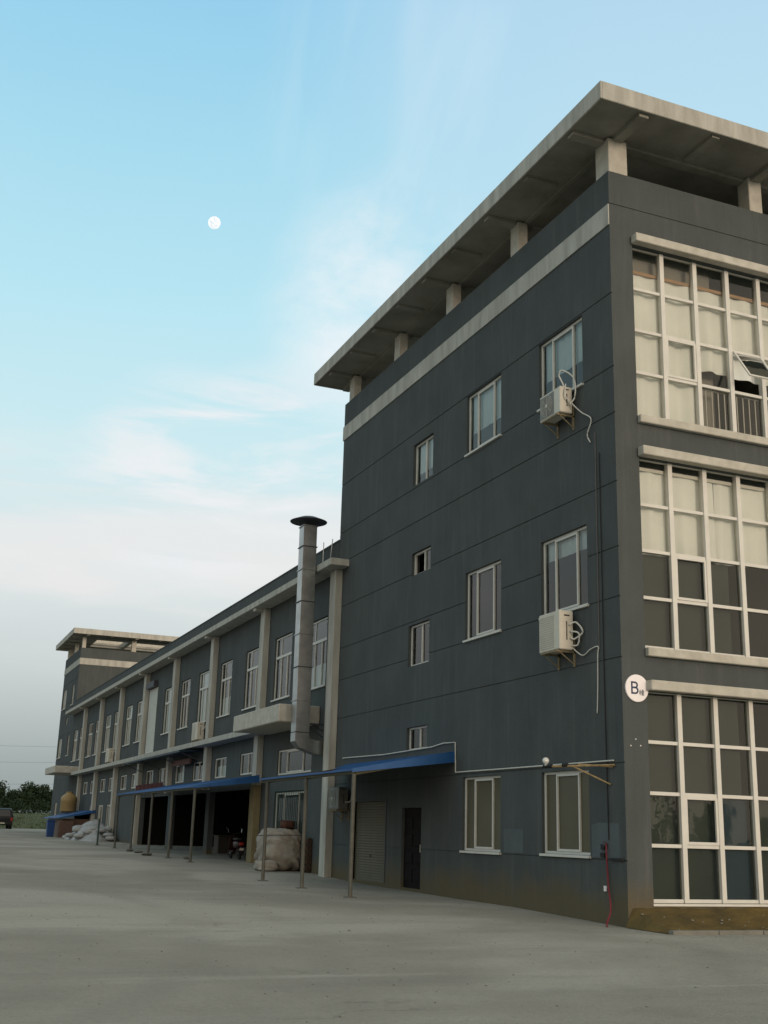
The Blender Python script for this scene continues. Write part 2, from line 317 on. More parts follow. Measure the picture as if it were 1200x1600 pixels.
# ------------------------------------------------------------------ ground
KN = [(-400, -0.02), (-25, 0.0), (0, 0.02), (4.5, 0.11), (7.4, 0.12), (11, 0.15), (14.5, 0.18), (17, 0.27), (23.3, 0.40), (27, 0.44), (31, 0.52), (38, 0.56), (43, 0.60), (60, 0.75), (76, 0.90), (93, 1.06), (130, 1.28), (400, 1.34), (3000, 1.36)]
def gz(y):
    for (a, za), (b_, zb) in zip(KN, KN[1:]):
        if y <= b_: return za + (zb - za) * max(0, (y - a)) / (b_ - a)
    return KN[-1][1]
g = MB(); xs = [-3000, -400, -100, -40, -20, -10, -5, 0, 5, 20, 60, 200, 600, 3000]; ys = [-3000] + [k[0] for k in KN]
ys = sorted(set(ys + [2, 9, 12.5, 20, 35, 50, 68, 85, 110]))
vs = [(x, y, gz(y)) for y in ys for x in xs]; nx = len(xs)
fs = [(j * nx + i, j * nx + i + 1, (j + 1) * nx + i + 1, (j + 1) * nx + i) for j in range(len(ys) - 1) for i in range(nx - 1)]
g.add(vs, fs); tag(g.build('ground', 'ground'), 'pale dusty concrete yard', None, kind='structure')
# soil strip in front of the glazed facade, banked up against the wall
def rnd(a, b_): return random.uniform(a, b_)
s_ = MB(); nxx, nyy = 90, 12; vs = []
for j in range(nyy + 1):
    for i in range(nxx + 1):
        x = -0.06 + 15.4 * i / nxx; t = j / nyy; y = -1.30 + 1.30 * t
        z = 0.035 + 0.34 * t ** 1.3 + (rnd(-0.018, 0.03) if 0 < j else 0)
        edge = min(1, i / 1); z = 0.03 + (z - 0.03) * edge
        vs.append((x + rnd(-0.03, 0.03) * (0 < i), y, z))
s_.add(vs, [(j * (nxx + 1) + i, j * (nxx + 1) + i + 1, (j + 1) * (nxx + 1) + i + 1, (j + 1) * (nxx + 1) + i) for j in range(nyy) for i in range(nxx)])
o = s_.build('soil', 'soil', smooth=True); tag(o, 'yellow brown soil banked against the foot of the glazed front', None, kind='structure')
k_ = MB(); x = -0.06
while x < 15: 
    k_.box(x, x + 0.985, -1.46, -1.31, -0.1, 0.085 + rnd(-0.005, 0.005)); x += 1.0
tag(k_.build('kerb', 'kerb', bevel=0.01), 'low worn kerb edging the soil strip', None, kind='structure')
db = MB()
for i in range(110):
    x, y = rnd(0.1, 9), rnd(-1.25, -0.1); a = rnd(0.006, 0.022) * (1.6 if i % 19 == 0 else 1); t = (y + 1.3) / 1.3; z = 0.035 + 0.34 * t ** 1.3
    db.hexa([(x - a, y - a * rnd(.5, 1), z), (x + a, y - a, z), (x + a * 1.2, y + a, z), (x - a, y + a * .8, z), (x - a * .6, y - a * .5, z + a * rnd(.6, 1.4)), (x + a * .7, y - a * .6, z + a), (x + a * .5, y + a * .6, z + a * rnd(.6, 1.4)), (x - a * .6, y + a * .5, z + a)])
tag(db.build('pebbles', M['kerb']), 'loose stones and chips scattered on the soil strip', 'rubble', kind='stuff')

gt = MB(); rg = random.Random(31)
for i in range(700):
    y = -17 + 34 * rg.random() ** 0.8; x = -13.5 + rg.uniform(-4, 15)
    if x > -0.3 and y > -1.6: continue
    a = rg.uniform(0.004, 0.013) * (1.8 if i % 40 == 0 else 1); z = gz(y) - 0.001
    gt.hexa([(x - a, y - a * rg.uniform(.5, 1), z), (x + a, y - a, z), (x + a * 1.2, y + a, z), (x - a, y + a * .8, z), (x - a * .6, y - a * .5, z + a * rg.uniform(.5, 1.2)), (x + a * .7, y - a * .6, z + a), (x + a * .5, y + a * .6, z + a * .8), (x - a * .6, y + a * .5, z + a)])
tag(gt.build('grit', 'rubble'), 'small stones and grit scattered over the concrete yard', 'grit', kind='stuff')
# ------------------------------------------------------------------ wall cells
def wall_cells(mb, axis, u0, u1, z0, z1, holes, grooves, face, thick, inward, gd=0.018, gh=0.026, u_inset=0.0):
    us = sorted({u0, u1, *[h[0] for h in holes], *[h[1] for h in holes]}); us = [q for q in us if u0 - 1e-6 <= q <= u1 + 1e-6]
    zs = {z0, z1, *[h[2] for h in holes], *[h[3] for h in holes]}
    for gq in grooves:
        if z0 < gq < z1: zs |= {gq - gh / 2, gq + gh / 2}
    zs = sorted(q for q in zs if z0 - 1e-6 <= q <= z1 + 1e-6)
    for za, zb in zip(zs, zs[1:]):
        zm = (za + zb) / 2; isg = any(abs(zm - gq) < gh / 2 for gq in grooves)
        run = None
        for ua, ub in list(zip(us, us[1:])) + [(u1, u1)]:
            um = (ua + ub) / 2
            solid = ua != ub and not any(h[0] < um < h[1] and h[2] < zm < h[3] for h in holes)
            if solid and run is None: run = ua
            if not solid and run is not None:
                f = face + (gd if isg else 0) * inward; bk = face + thick * inward
                a, c = min(f, bk), max(f, bk); ra = run + (u_inset if isg and run == u0 and zm > 15.2 else 0)
                if axis == 'x': mb.box(a, c, ra, ua, za, zb)
                else: mb.box(ra, ua, a, c, za, zb)
                run = None
    return mb

MX = lambda y, mir: y if mir is None else mir - y
def yy(a, b_, mir):
    if mir is None: return a, b_
    return mir - b_, mir - a
# sliding window in a wall whose face is the plane x = 0
def side_window(parent, y0, y1, z0, z1, kind='triple', fill=None, mir=None, label=None, sill=True, rec=0.07, detail=True):
    q0, q1 = yy(y0, y1, mir)
    w = q1 - q0; h = z1 - z0; fx = rec
    f = MB(); t = 0.055
    f.box(fx, fx + 0.07, q0, q0 + t, z0, z1); f.box(fx, fx + 0.07, q1 - t, q1, z0, z1)
    f.box(fx, fx + 0.07, q0 + t, q1 - t, z0, z0 + t); f.box(fx, fx + 0.07, q0 + t, q1 - t, z1 - t, z1)
    top = z1 - t
    if kind == 'transom':
        zt = z0 + h * 0.68; f.box(fx - 0.008, fx + 0.075, q0 + t, q1 - t, zt - 0.05, zt + 0.05); top = zt - 0.05
        f.box(fx + 0.005, fx + 0.06, q0 + w * 0.68, q0 + w * 0.68 + 0.05, zt + 0.05, z1 - t)
    # sashes
    if kind == 'triple': fr = (0.27, 0.73)
    elif kind == 'transom': fr = (0.32, 0.68)
    elif kind == 'open': fr = (0.45,)
    else: fr = (0.47,)
    for i, a in enumerate(fr):
        f.box(fx - 0.012, fx + 0.05, q0 + w * a - 0.045, q0 + w * a + 0.0, z0 + t, top)
        f.box(fx + 0.012, fx + 0.062, q0 + w * a + 0.003, q0 + w * a + 0.04, z0 + t, top)
    if kind == 'triple':   # sliding middle sash rails
        f.box(fx - 0.010, fx + 0.048, q0 + w * 0.27, q0 + w * 0.73 - 0.045, z0 + t, z0 + t + 0.05); f.box(fx - 0.010, fx + 0.048, q0 + w * 0.27, q0 + w * 0.73 - 0.045, top - 0.05, top)
    fo = P(f, 'window', 'frame', parent, bevel=0.004 if detail else 0)
    if label: fo['label'] = label
    gl = MB(); ye = q1 - t
    if kind == 'open': ye = q0 + w * 0.47
    gl.add([(fx + 0.03, q0 + t * .5, z0 + t * .5), (fx + 0.03, ye, z0 + t * .5), (fx + 0.03, ye, z1 - t * .5), (fx + 0.03, q0 + t * .5, z1 - t * .5)], [(0, 3, 2, 1)])
    P(gl, 'pane', 'olivepane' if fill and fill[0] == 'film' else 'glass', fo)
    if sill:
        sm = MB().box(-0.06, rec - 0.001, q0 - 0.03, q1 + 0.03, z0 - 0.055, z0 - 0.003); P(sm, 'sill', 'frame', fo, bevel=0.005 if detail else 0)
    if fill:
        m, za, zb = fill; bl = MB(); n = 24
        for i in range(n):   # gently waved blind hung a hand's breadth behind the glass
            a, c = q0 + w * i / n, q0 + w * (i + 1) / n; ox = 0.012 * math.sin(i * 1.9); ox2 = 0.012 * math.sin((i + 1) * 1.9)
            bl.hexa([(fx + 0.12 + ox, a, z0 + h * za), (fx + 0.123 + ox, a, z0 + h * za), (fx + 0.123 + ox2, c, z0 + h * za), (fx + 0.12 + ox2, c, z0 + h * za),
                     (fx + 0.12 + ox, a, z0 + h * zb), (fx + 0.123 + ox, a, z0 + h * zb), (fx + 0.123 + ox2, c, z0 + h * zb), (fx + 0.12 + ox2, c, z0 + h * zb)])
        P(bl, 'blind', m, fo)
    return fo

# ------------------------------------------------------------------ four-storey end block (used near, and mirrored at the far end of the wing)
GRV = [13.12, 11.40, 10.34, 8.82, 7.42, 6.38, 5.14, 3.07, 1.23]
BW, BL = 14.8, 16.53
SIDE = [  # y0 y1 z0 z1 kind fill label
    (1.20, 3.12, 11.42, 13.09, 'triple', ('blind', 0.42, 1.0), 'wide third floor window with pale blind, above the smaller air conditioner'),
    (5.03, 6.96, 11.42, 13.09, 'triple', ('blind', 0.36, 1.0), 'wide third floor window with pale blind half drawn'),
    (9.10, 10.48, 11.48, 12.76, 'pair', ('blind', 0.3, 1.0), 'small third floor stair window'),
    (1.17, 3.11, 6.40, 8.16, 'triple', ('blind', 0.74, 1.0), 'wide second floor window with short blind above the larger air conditioner'),
    (5.03, 6.96, 6.42, 8.18, 'triple', None, 'wide second floor window without blind'),
    (9.15, 10.44, 8.76, 9.43, 'open', None, 'small square vent window slid half open'),
    (9.15, 10.56, 6.16, 7.33, 'pair', None, 'small dark stair window with dull frame'),
    (9.18, 10.54, 3.83, 4.46, 'pair', None, 'small low window above the blue canopy'),
    (5.05, 7.02, 1.26, 3.00, 'triple', ('film', 0.0, 1.0), 'ground floor window with olive panes, farther from the corner'),
    (1.27, 3.17, 1.29, 2.99, 'triple', ('film', 0.0, 1.0), 'ground floor window with olive panes under the lamp bracket'),
]
DOORS = [(11.87, 14.3, 0.27, 2.50), (9.45, 10.72, 0.22, 2.30)]
def block(name, base_y, mir, label, detail=True, BL=16.53, dz=0.0, SIDE=SIDE):
    root = thing(name, (0, base_y, gz(base_y)), label, 'building')
    dy = 0.0
    y0, y1 = (0.0, BL) if mir is None else (mir - BL, mir)
    holes = []
    for s in SIDE:
        a, c = yy(s[0], s[1], mir); holes.append((a, c, s[2], s[3]))
    if detail:
        for d in DOORS: holes.append(d)
    w = MB()
    wall_cells(w, 'x', y0, y1, -0.5, 16.12 + dz, holes, GRV + ([15.30] if mir is None else []), 0.0, 0.25, 1, u_inset=0.018 if mir is None else 0.0)
    # front (glazed) wall: two bays per storey
    bays = [(0.58, 6.92), (7.9, 14.24)]; st = [(0.46, 4.50), (5.37, 9.43), (10.36, 14.41)]
    fh = [(a, c, z0, z1) for a, c in bays for z0, z1 in st]
    if mir is None: wall_cells(w, 'y', 0.25, BW, -0.5, 16.12 + dz, fh, [15.30], y0, 0.25, 1)
    else: wall_cells(w, 'y', 0.25, BW, -0.5, 16.12 + dz, [], [], y0, 0.25, 1)
    if mir is None: wall_cells(w, 'y', 0.25, BW, -0.5, 16.12 + dz, [], [], y1, 0.25, -1)
    else: wall_cells(w, 'y', 0.25, BW, -0.5, 16.12 + dz, fh, [15.30], y1, 0.25, -1)
    w.box(BW - 0.25, BW, y0 + 0.25, y1 - 0.25, -0.5, 16.12 + dz)
    P(w, 'wall', 'wall', root)
    fl = MB()
    for z in (0.0 if mir is None else 0.6, 4.85, 9.75): fl.box(0.25, BW - 0.25, y0 + 0.25, y1 - 0.25, z, z + 0.15)
    fl.box(4.6, 4.75, y0 + 0.25, y1 - 0.25, 0.75, 15.5 + dz)  # unseen inner partitions, added to block light passing through the block
    if mir is None: fl.box(0.25, BW - .25, 4.3, 4.42, 0.15, 15.5)
    P(fl, 'floor_slab', 'inner', root)
    P(MB().box(0.25, BW - 0.25, y0 + 0.25, y1 - 0.25, 15.5 + dz, 15.72 + dz), 'roof_deck', 'conc', root)  # unseen deck, set high and pale to bounce light onto the soffit
    bd = MB(); zb0, zb1 = 14.77 + dz, 15.28 + dz
    bd.box(-0.03, -0.003, y0, y1, zb0, zb1)
    if mir is None: bd.box(-0.03, BW, y1 + 0.003, y1 + 0.03, zb0, zb1)
    else: bd.box(-0.03, BW, y0 - 0.03, y0 - 0.003, zb0, zb1)
    P(bd, 'cornice_band', 'conc', root)
    # oversailing roof slab on posts, open bays behind its inner (wing) edge
    ya, yb = y0 - 1.0, y1 + 1.02; xa, xb = -0.8, BW + 0.8; zt, zu = 17.50 + dz, 17.12 + dz
    sl_ = MB()
    px = [0.35, 4.27, 8.2, 12.1, 14.4]; py = [0.38, 4.50, 8.38, 12.2, 16.2]; py = [yy(p, p, mir)[0] for p in (py if BL > 12 else (0.38, 4.4, BL - 0.43))]
    if mir is None: oy0, oy1 = y1 - 5.9, y1 - 1.9
    else: oy0, oy1 = y0 + 1.9, y0 + 5.9
    sl_.box(xa, xb, ya, oy0, zu, zt); sl_.box(xa, xb, oy1, yb, zu, zt)
    cuts = [xa, 1.5]
    oxs = [(1.5, 4.1), (4.45, 8.0), (8.4, 11.9), (12.3, 13.6)]
    ex = [xa] + [v for o in oxs for v in o] + [xb]
    for i in range(0, len(ex), 2): sl_.box(ex[i], ex[i + 1], oy0, oy1, zu, zt)
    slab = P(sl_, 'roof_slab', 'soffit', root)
    fa = MB(); t = 0.05   # fascia: cast edge, slightly deeper than the slab
    fa.box(xa - t, xa, ya - t, yb + t, zu - 0.03, zt + 0.03); fa.box(xb, xb + t, ya - t, yb + t, zu - 0.03, zt + 0.03)
    fa.box(xa, xb, ya - t, ya, zu - 0.03, zt + 0.03); fa.box(xa, xb, yb, yb + t, zu - 0.03, zt + 0.03)
    P(fa, 'fascia', 'conc', slab, bevel=0.012)
    ub = MB(); yo = (oy1 - 0.002, oy1 + 0.18) if mir is not None else (oy0 - 0.18, oy0 + 0.002)
    ub.box(1.2, 14.0, yo[0], yo[1], zt + 0.002, 17.86 + dz); P(ub, 'upstand_beam', 'cream', slab)
    rb = MB(); zr = zu - 0.003
    for p in py:
        rb.box(xa + 0.07, 0.09, p - 0.12, p + 0.12, zr - 0.10, zr); rb.box(0.60, BW - 0.7, p - 0.12, p + 0.12, zr - 0.07, zr)
    for p in px:
        for (m0, m1) in ((ya + 0.07, y0 + 0.115), (y1 - 0.115, yb - 0.07)): rb.box(p - 0.12, p + 0.12, m0, m1, zr - 0.10, zr)
    for p in (2.3, 6.2, 10.1):
        for (m0, m1) in ((ya + 0.07, y0 + 0.115), (y1 - 0.115, yb - 0.07)): rb.box(p - 0.10, p + 0.10, m0, m1, zr - 0.07, zr)
    for i in range(len(py) - 1):
        p = (py[i] + py[i + 1]) / 2; rb.box(xa + 0.07, 0.09, p - 0.1, p + 0.1, zr - 0.07, zr)
    rb.box(0.30, 0.42, y0 + 0.15, y1 - 0.15, zr - 0.04, zr)
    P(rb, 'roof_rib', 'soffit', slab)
    for p in py: P(MB().box(0.10, 0.60 if abs(p - (0.38 if mir is None else mir - 0.38)) < .01 else 0.38, p - (0.27 if abs(p - (0.38 if mir is None else mir - 0.38)) < .01 else 0.21), p + (0.27 if abs(p - (0.38 if mir is None else mir - 0.38)) < .01 else 0.21), 15.72 + dz, zr - 0.043), 'roof_post', 'cream', root, bevel=0.012)
    for p in px[1:]:
        for q in (y0 + 0.12, y1 - 0.52): P(MB().box(p - 0.19, p + 0.19, q, q + 0.40, 15.72 + dz, zr - 0.003), 'roof_post', 'cream', root, bevel=0.012)
    for s in SIDE:
        side_window(root, s[0], s[1], s[2], s[3], s[4], s[5], mir, s[6] if detail else None, sill=s[3] - s[2] > 1.4, rec=0.07 if s[1] < 9 else 0.09, detail=detail)
    return root, bays, st
near, bays, STO = block('office_block', 0.0, None, 'near dark grey four storey block with oversailing flat roof and glazed front corner')

# ------------------------------------------------------------------ glazed front of the near block
PX = 0.905; Y0 = 0.13
def strip_curtain(xa, xb, za, zb, y=0.30, amp=0.022, parent=None, m='curtain', seed=0, flare=0.0):
    rr = random.Random(seed); n = max(8, int((xb - xa) * 34)); nz = 14; cb = MB(); vs = []
    ph = [rr.uniform(0, 6.28) for _ in range(5)]; fr = [rr.uniform(6, 17) for _ in range(5)]
    for side in (0, 1):
        for j in range(nz + 1):
            t = j / nz; z = za + (zb - za) * t
            for i in range(n + 1):
                x = xa + (xb - xa) * i / n
                s = sum(math.sin(fr[k] * x + ph[k] + (1 - t) * 0.9 * math.sin(ph[k] * 3)) for k in range(5)) / 3
                vs.append((x + flare * (1 - t) * (x - (xa + xb) / 2), y + amp * (1.25 - 0.6 * t) * s + 0.004 * side, z + 0.02 * math.sin(x * 3.1 + seed) * (1 - t)))
    K = (n + 1); O = K * (nz + 1)
    fs = [(j * K + i, j * K + i + 1, (j + 1) * K + i + 1, (j + 1) * K + i) for j in range(nz) for i in range(n)]
    fs += [(O + j * K + i, O + (j + 1) * K + i, O + (j + 1) * K + i + 1, O + j * K + i + 1) for j in range(nz) for i in range(n)]
    cb.add(vs, fs); return P(cb, 'curtain', m, parent, smooth=True)
def glazing(bay, sto, storey, first):
    xa, xb = bay; z0, z1 = sto; f = MB(); hw = 0.055
    names = ('ground floor', 'second floor', 'top floor')
    mull = [xa + 0.85 + PX * k for k in range(6)]
    f.box(xa, xa + 0.05, Y0, Y0 + 0.09, z0, z1); f.box(xb - 0.05, xb, Y0, Y0 + 0.09, z0, z1)
    zt = z1 - 0.0; rows = [z0 + 0.07 + (zt - z0 - 0.07) * k / 4 for k in range(1, 4)]
    for mx_ in mull: f.box(mx_ - hw, mx_ + hw, Y0 - 0.035, Y0 + 0.095, z0, z1)
    ed = [xa + 0.05] + [v for q in mull for v in (q - hw, q + hw)] + [xb - 0.05]
    for i in range(0, len(ed), 2):
        for zr in rows: f.box(ed[i], ed[i + 1], Y0 - 0.005, Y0 + 0.08, zr - 0.035, zr + 0.035)
        f.box(ed[i], ed[i + 1], Y0 - 0.005, Y0 + 0.08, z0, z0 + 0.07); f.box(ed[i], ed[i + 1], Y0 - 0.005, Y0 + 0.08, z1 - 0.018, z1)
    fo = P(f, 'curtain_wall', 'bars', near, bevel=0.004)
    fo['label'] = '%s glazing grid of the %s bay' % (names[storey], 'corner' if first else 'right hand')
    open_cell = (3, 1) if (storey == 2 and first) else None
    gl = MB(); gy = Y0 + 0.045
    zr = [z0 + 0.06] + rows + [z1 - 0.01]
    for i in range(0, len(ed), 2):
        for j in range(4):
            if open_cell == (i // 2, j): continue
            e = 0.01 * 0; gl.add([(ed[i] - .01, gy, zr[j]), (ed[i + 1] + .01, gy, zr[j]), (ed[i + 1] + .01, gy, zr[j + 1]), (ed[i] - .01, gy, zr[j + 1])], [(0, 1, 2, 3)])
    P(gl, 'pane', 'cglass', fo)
    # opening sash frames (one column in two, third cell from the top)
    for c in (1, 5):
        sh = MB(); i = c * 2; a, c2 = ed[i] + 0.0, ed[i + 1]; za, zb = zr[1] + 0.035, zr[2] - 0.035
        for bx in ((a, a + 0.055, za, zb), (c2 - 0.055, c2, za, zb), (a + .055, c2 - .055, za, za + 0.055), (a + .055, c2 - .055, zb - 0.055, zb)):
            sh.box(bx[0], bx[1], Y0 - 0.022, Y0 + 0.03, bx[2], bx[3])
        P(sh, 'sash', 'bars', fo, bevel=0.004)
    # header and sill
    hd = MB().box(xa - 0.03, xb + 0.03, -0.22, -0.003, z1 + 0.0, z1 + 0.20); h = P(hd, 'header', 'cream', near, bevel=0.015)
    if storey: P(MB().box(xa - 0.01, xb + 0.01, -0.13, -0.003, z0 - 0.18, z0 - 0.005), 'sill', 'cream', near, bevel=0.015)
    else: P(MB().box(xa - 0.02, xb + 0.02, -0.03, 0.09, z0 - 0.05, z0 - 0.003), 'sill', 'bars', near, bevel=0.006)
    return fo, ed, zr
for bi, bay in enumerate(bays):
    for si in range(3):
        fo, ed, zr = glazing(bay, STO[si], si, bi == 0); a, c = bay
        if si == 2:
            rail_z = zr[3] + 0.44
            P(MB().box(a, c, 0.24, 0.28, rail_z, rail_z + 0.07), 'curtain_rail', 'wood', fo)
            if bi == 0:
                strip_curtain(a, a + 1.78, zr[0] - 0.02, rail_z, parent=fo, seed=3, amp=0.045); strip_curtain(a + 1.80, a + 4.9, zr[1] + 0.42, rail_z, parent=fo, seed=5, amp=0.05)
                # bars behind the uncurtained cells
                rl = MB()
                for k in range(34): x = a + 1.85 + k * 0.172; rl.tube([(x, 0.255, zr[0]), (x, 0.255, zr[1] - 0.02)], 0.014, 6)
                rl.box(a + 1.78, c, 0.24, 0.27, zr[1] - 0.05, zr[1] - 0.015); P(rl, 'safety_rail', 'frame', fo)
                P(MB().box(a, a + 2.44, 0.46, 0.50, rail_z + 0.02, zr[4] + 0.03), 'board', 'inner', fo)
                P(MB().box(a + 1.8, a + 2.55, 0.62, 0.66, zr[0], zr[1] + .5), 'board', 'inner', fo)
                # top-hung sash pushed open
                i = 3 * 2; xa_, xb_ = ed[i], ed[i + 1]; zb = zr[2] - 0.035; hh = zr[2] - zr[1] - 0.08; an = math.radians(33); sa = MB()
                def pt(x, s, d): return (x, Y0 - 0.03 - math.sin(an) * s - math.cos(an) * d, zb - math.cos(an) * s + math.sin(an) * d)
                def bar(x0, x1, s0, s1): sa.hexa([pt(x0, s1, 0.03), pt(x1, s1, 0.03), pt(x1, s1, 0), pt(x0, s1, 0), pt(x0, s0, 0.03), pt(x1, s0, 0.03), pt(x1, s0, 0), pt(x0, s0, 0)])
                bar(xa_, xb_, 0, 0.05); bar(xa_, xb_, hh - 0.05, hh); bar(xa_, xa_ + 0.05, 0.05, hh - 0.05); bar(xb_ - 0.05, xb_, 0.05, hh - 0.05)
                so_ = P(sa, 'open_sash', 'bars', near); so_['label'] = 'top hung window sash pushed open'
                P(MB().add([pt(xa_ + .04, .04, .015), pt(xb_ - .04, .04, .015), pt(xb_ - .04, hh - .04, .015), pt(xa_ + .04, hh - .04, .015)], [(0, 1, 2, 3)]), 'pane', 'cglass', so_)
            else: strip_curtain(a, c, zr[0], rail_z, parent=fo, seed=11)
        elif si == 1:
            P(MB().box(a, c, 0.24, 0.27, zr[4] - 0.20, zr[4] - 0.13), 'curtain_rail', 'frame', fo)
            strip_curtain(a, a + 2.12, zr[2] - 0.02, zr[4] - 0.15, parent=fo, seed=8 + bi, amp=0.04); strip_curtain(a + 2.16, a + 4.6, zr[2] - 0.02, zr[4] - 0.15, parent=fo, seed=9 + bi, amp=0.055, flare=0.02)
            P(MB().box(a, a + 2.44, 0.33, 0.36, zr[0], zr[2] - 0.03), 'board', 'film', fo)
        else:
            P(MB().box(a, a + 2.50, 0.33, 0.36, zr[2] + 0.03, zr[4]), 'board', 'film', fo)
            P(MB().box(a, a + 1.70, 0.33, 0.36, zr[0], zr[2] - .03), 'board', 'film', fo)
            P(MB().box(a + 1.74, a + 2.62, 0.33, 0.36, zr[0], zr[2] - .03), 'board', 'navy', fo)  # this cell is open; the dark blue sheet stands in for its unlit depth
            P(MB().box(a + 2.66, c, 0.33, 0.36, zr[0], zr[2] - .03), 'board', 'film', fo)
# roller shutter door and black metal door in the long side
d = DOORS[0]; sh = MB()
n = 30
for i in range(n):
    za = d[2] + (d[3] - d[2]) * i / n; zb = d[2] + (d[3] - d[2]) * (i + 1) / n - 0.006
    sh.hexa([(0.055, d[0], za), (0.10, d[0], za), (0.10, d[1], za), (0.055, d[1], za), (0.075, d[0], zb), (0.10, d[0], zb), (0.10, d[1], zb), (0.075, d[1], zb)])
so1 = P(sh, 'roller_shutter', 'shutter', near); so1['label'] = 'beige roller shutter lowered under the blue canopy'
P(MB().box(-0.02, 0.05, d[0] - 0.05, d[0] + 0.0, d[2], d[3] + .1).box(-0.02, 0.05, d[1], d[1] + 0.05, d[2], d[3] + .1).box(0.03, 0.054, (d[0] + d[1]) / 2 - 0.05, (d[0] + d[1]) / 2 + 0.05, 0.95, 0.99), 'guide_rail', 'darksteel', so1)
d = DOORS[1]; dm = MB().box(0.08, 0.13, d[0], d[1], d[2], d[3])
for z in (0.55, 1.0, 1.45, 1.9):
    dm.box(0.06, 0.078, d[0] + 0.12, (d[0] + d[1]) / 2 - 0.06, z - 0.15, z + 0.15); dm.box(0.06, 0.078, (d[0] + d[1]) / 2 + 0.06, d[1] - 0.12, z - 0.15, z + 0.15)
dd = P(dm, 'door', 'door', near, bevel=0.006); dd['label'] = 'black panelled metal door'
P(MB().tube([(0.03, d[0] + 0.1, 1.15), (0.03, d[0] + 0.1, 1.35)], 0.012, 6), 'handle', 'steel', dd)
# repainted patches
def patch(y0, y1, z0, z1, ragged=0.05, seed=1):
    rr = random.Random(seed); n = 28; vs = []
    zt = z1
    for k in range(n + 1):
        t = k / n; zt += rr.uniform(-ragged, ragged) * .35; top = min(z1, max(z1 - ragged * 1.6, zt)) - ragged * 3 * max(0, abs(t - .5) - .42)
        y = y0 + (y1 - y0) * t; vs += [(-0.004, y, z0 + rr.uniform(0, .015)), (-0.004, y, top)]
    P(MB().add(vs, [(2 * k, 2 * k + 1, 2 * k + 3, 2 * k + 2) for k in range(n)]), 'paint_patch', 'patch', near)
patch(3.98, 4.88, 1.26, 1.78, seed=2); patch(0.22, 1.2, 1.26, 1.93, 0.10, seed=5)
# cables and pipes fixed to the wall
cb = MB(); cb.tube([(-0.02, 0.60, 9.6), (-0.02, 0.60, 4.7), (-0.02, 0.57, 1.6)], 0.011, 6); cb.box(-0.05, -0.003, 0.70, 0.82, 1.42, 1.52); cb.box(-0.05, -0.003, 0.7, 0.84, 1.28, 1.36); cb.box(-0.04, -0.003, 0.08, 0.5, 1.22, 1.27)
P(cb, 'wall_cable', 'black', near)
cc = MB(); cc.tube([(-0.03, 15.4, 3.86), (-0.06, 12, 3.80), (-0.04, 8.8, 3.84), (-0.03, 8.1, 3.90), (-0.03, 7.40, 3.88), (-0.03, 7.36, 3.14), (-0.03, 5, 3.13), (-0.03, 0.32, 3.12)], 0.016, 6)
cond = P(cc, 'conduit', 'hose', near); cond['label'] = 'thin white conduit running along the wall from the canopy to the corner'
# vertical pale drain line under the air conditioners
P(MB().tube([(-0.015, 0.74, 10.1), (-0.015, 0.75, 8.0), (-0.015, 0.76, 5.4)], 0.012, 6), 'drain_pipe', mat('faded_brown_pipe', (0.13, 0.12, 0.11), 0.7), near)
for x, z in ((0.28, 3.53), (0.39, 3.41), (0.16, 3.40)): P(MB().box(x - 0.011, x + 0.011, -0.012, -0.002, z - 0.011, z + 0.011), 'screw_plug', 'signwhite', near)

# ------------------------------------------------------------------ far block (mirror)
FS = [(0.6, 2.6, 11.1, 12.75, 'triple', ('blind', 0.3, 1.0), None), (5.9, 7.1, 11.1, 12.75, 'pair', ('blind', 0.0, 1.0), None), (0.6, 2.6, 7.0, 8.6, 'triple', ('blind', 0.3, 1.0), None),
      (5.9, 7.1, 7.0, 8.6, 'pair', None, None), (3.8, 4.8, 9.6, 10.2, 'pair', None, None), (2.0, 3.6, 1.9, 3.3, 'triple', None, None)]
far, _, _ = block('office_block', 76.4, 85.2, 'far dark grey block with oversailing roof at the end of the low wing', detail=False, BL=8.8, dz=-0.62, SIDE=FS)

# ------------------------------------------------------------------ two-storey wing
WY0, WY1 = 16.56, 76.37
wing = thing('workshop_wing', (0, WY0, gz(WY0)), 'long low grey two storey workshop wing with pale columns and ledges', 'building')
cols = [16.13, 24.15, 31.95, 39.6, 47.1, 54.7, 62.1, 69.4]
ww = []   # upper windows: (y0, y1)
allc = cols + [76.6]
for k in range(8):
    a, c = allc[k] + 0.5, allc[k + 1]
    w1 = (a + 0.82, a + 2.82); w2 = (c - 2.85, c - 0.82)
    ww += [w1, w2]
ww[0] = (17.45, 19.45); ww[1] = (21.25, 23.35); ww[2] = (25.3, 27.35); ww[3] = (29.45, 31.4); ww[4] = (33.4, 35.4); ww[5] = (37.1, 39.05)
door_up = (44.75, 46.95, 5.45, 9.1)
uph = [(a, c, 6.36, 8.76) for a, c in ww]; uph[7] = door_up
lowh = [(a, c, 3.72, 4.58) for a, c in ww]; lowh[0] = (18.5, 22.3, 3.55, 4.45); lowh[1] = (18.9, 22.4, 0.98, 2.95)
lowh = lowh[:14]
openings = [(24.75, 31.85, gz(26), 3.15), (32.5, 39.5, gz(33), 3.15), (40.15, 47.05, gz(41), 3.15)]
low2 = [(55.6, 58.0, 1.5, 2.9), (63.0, 65.0, 1.5, 2.9), (59.3, 61.2, 0.8, 2.9)]
w = MB(); wall_cells(w, 'x', WY0, WY1, -0.5, 11.18, uph + lowh + openings + low2, [], 0.004, 0.25, 1)
w.box(14.5, 14.75, WY0, WY1, -0.5, 11.18)
P(w, 'wall', 'wall', wing)
P(MB().box(-0.02, 0.32, WY0 + 0.002, WY1 - 0.002, 11.183, 11.23), 'parapet_cap', M['wall'], wing)
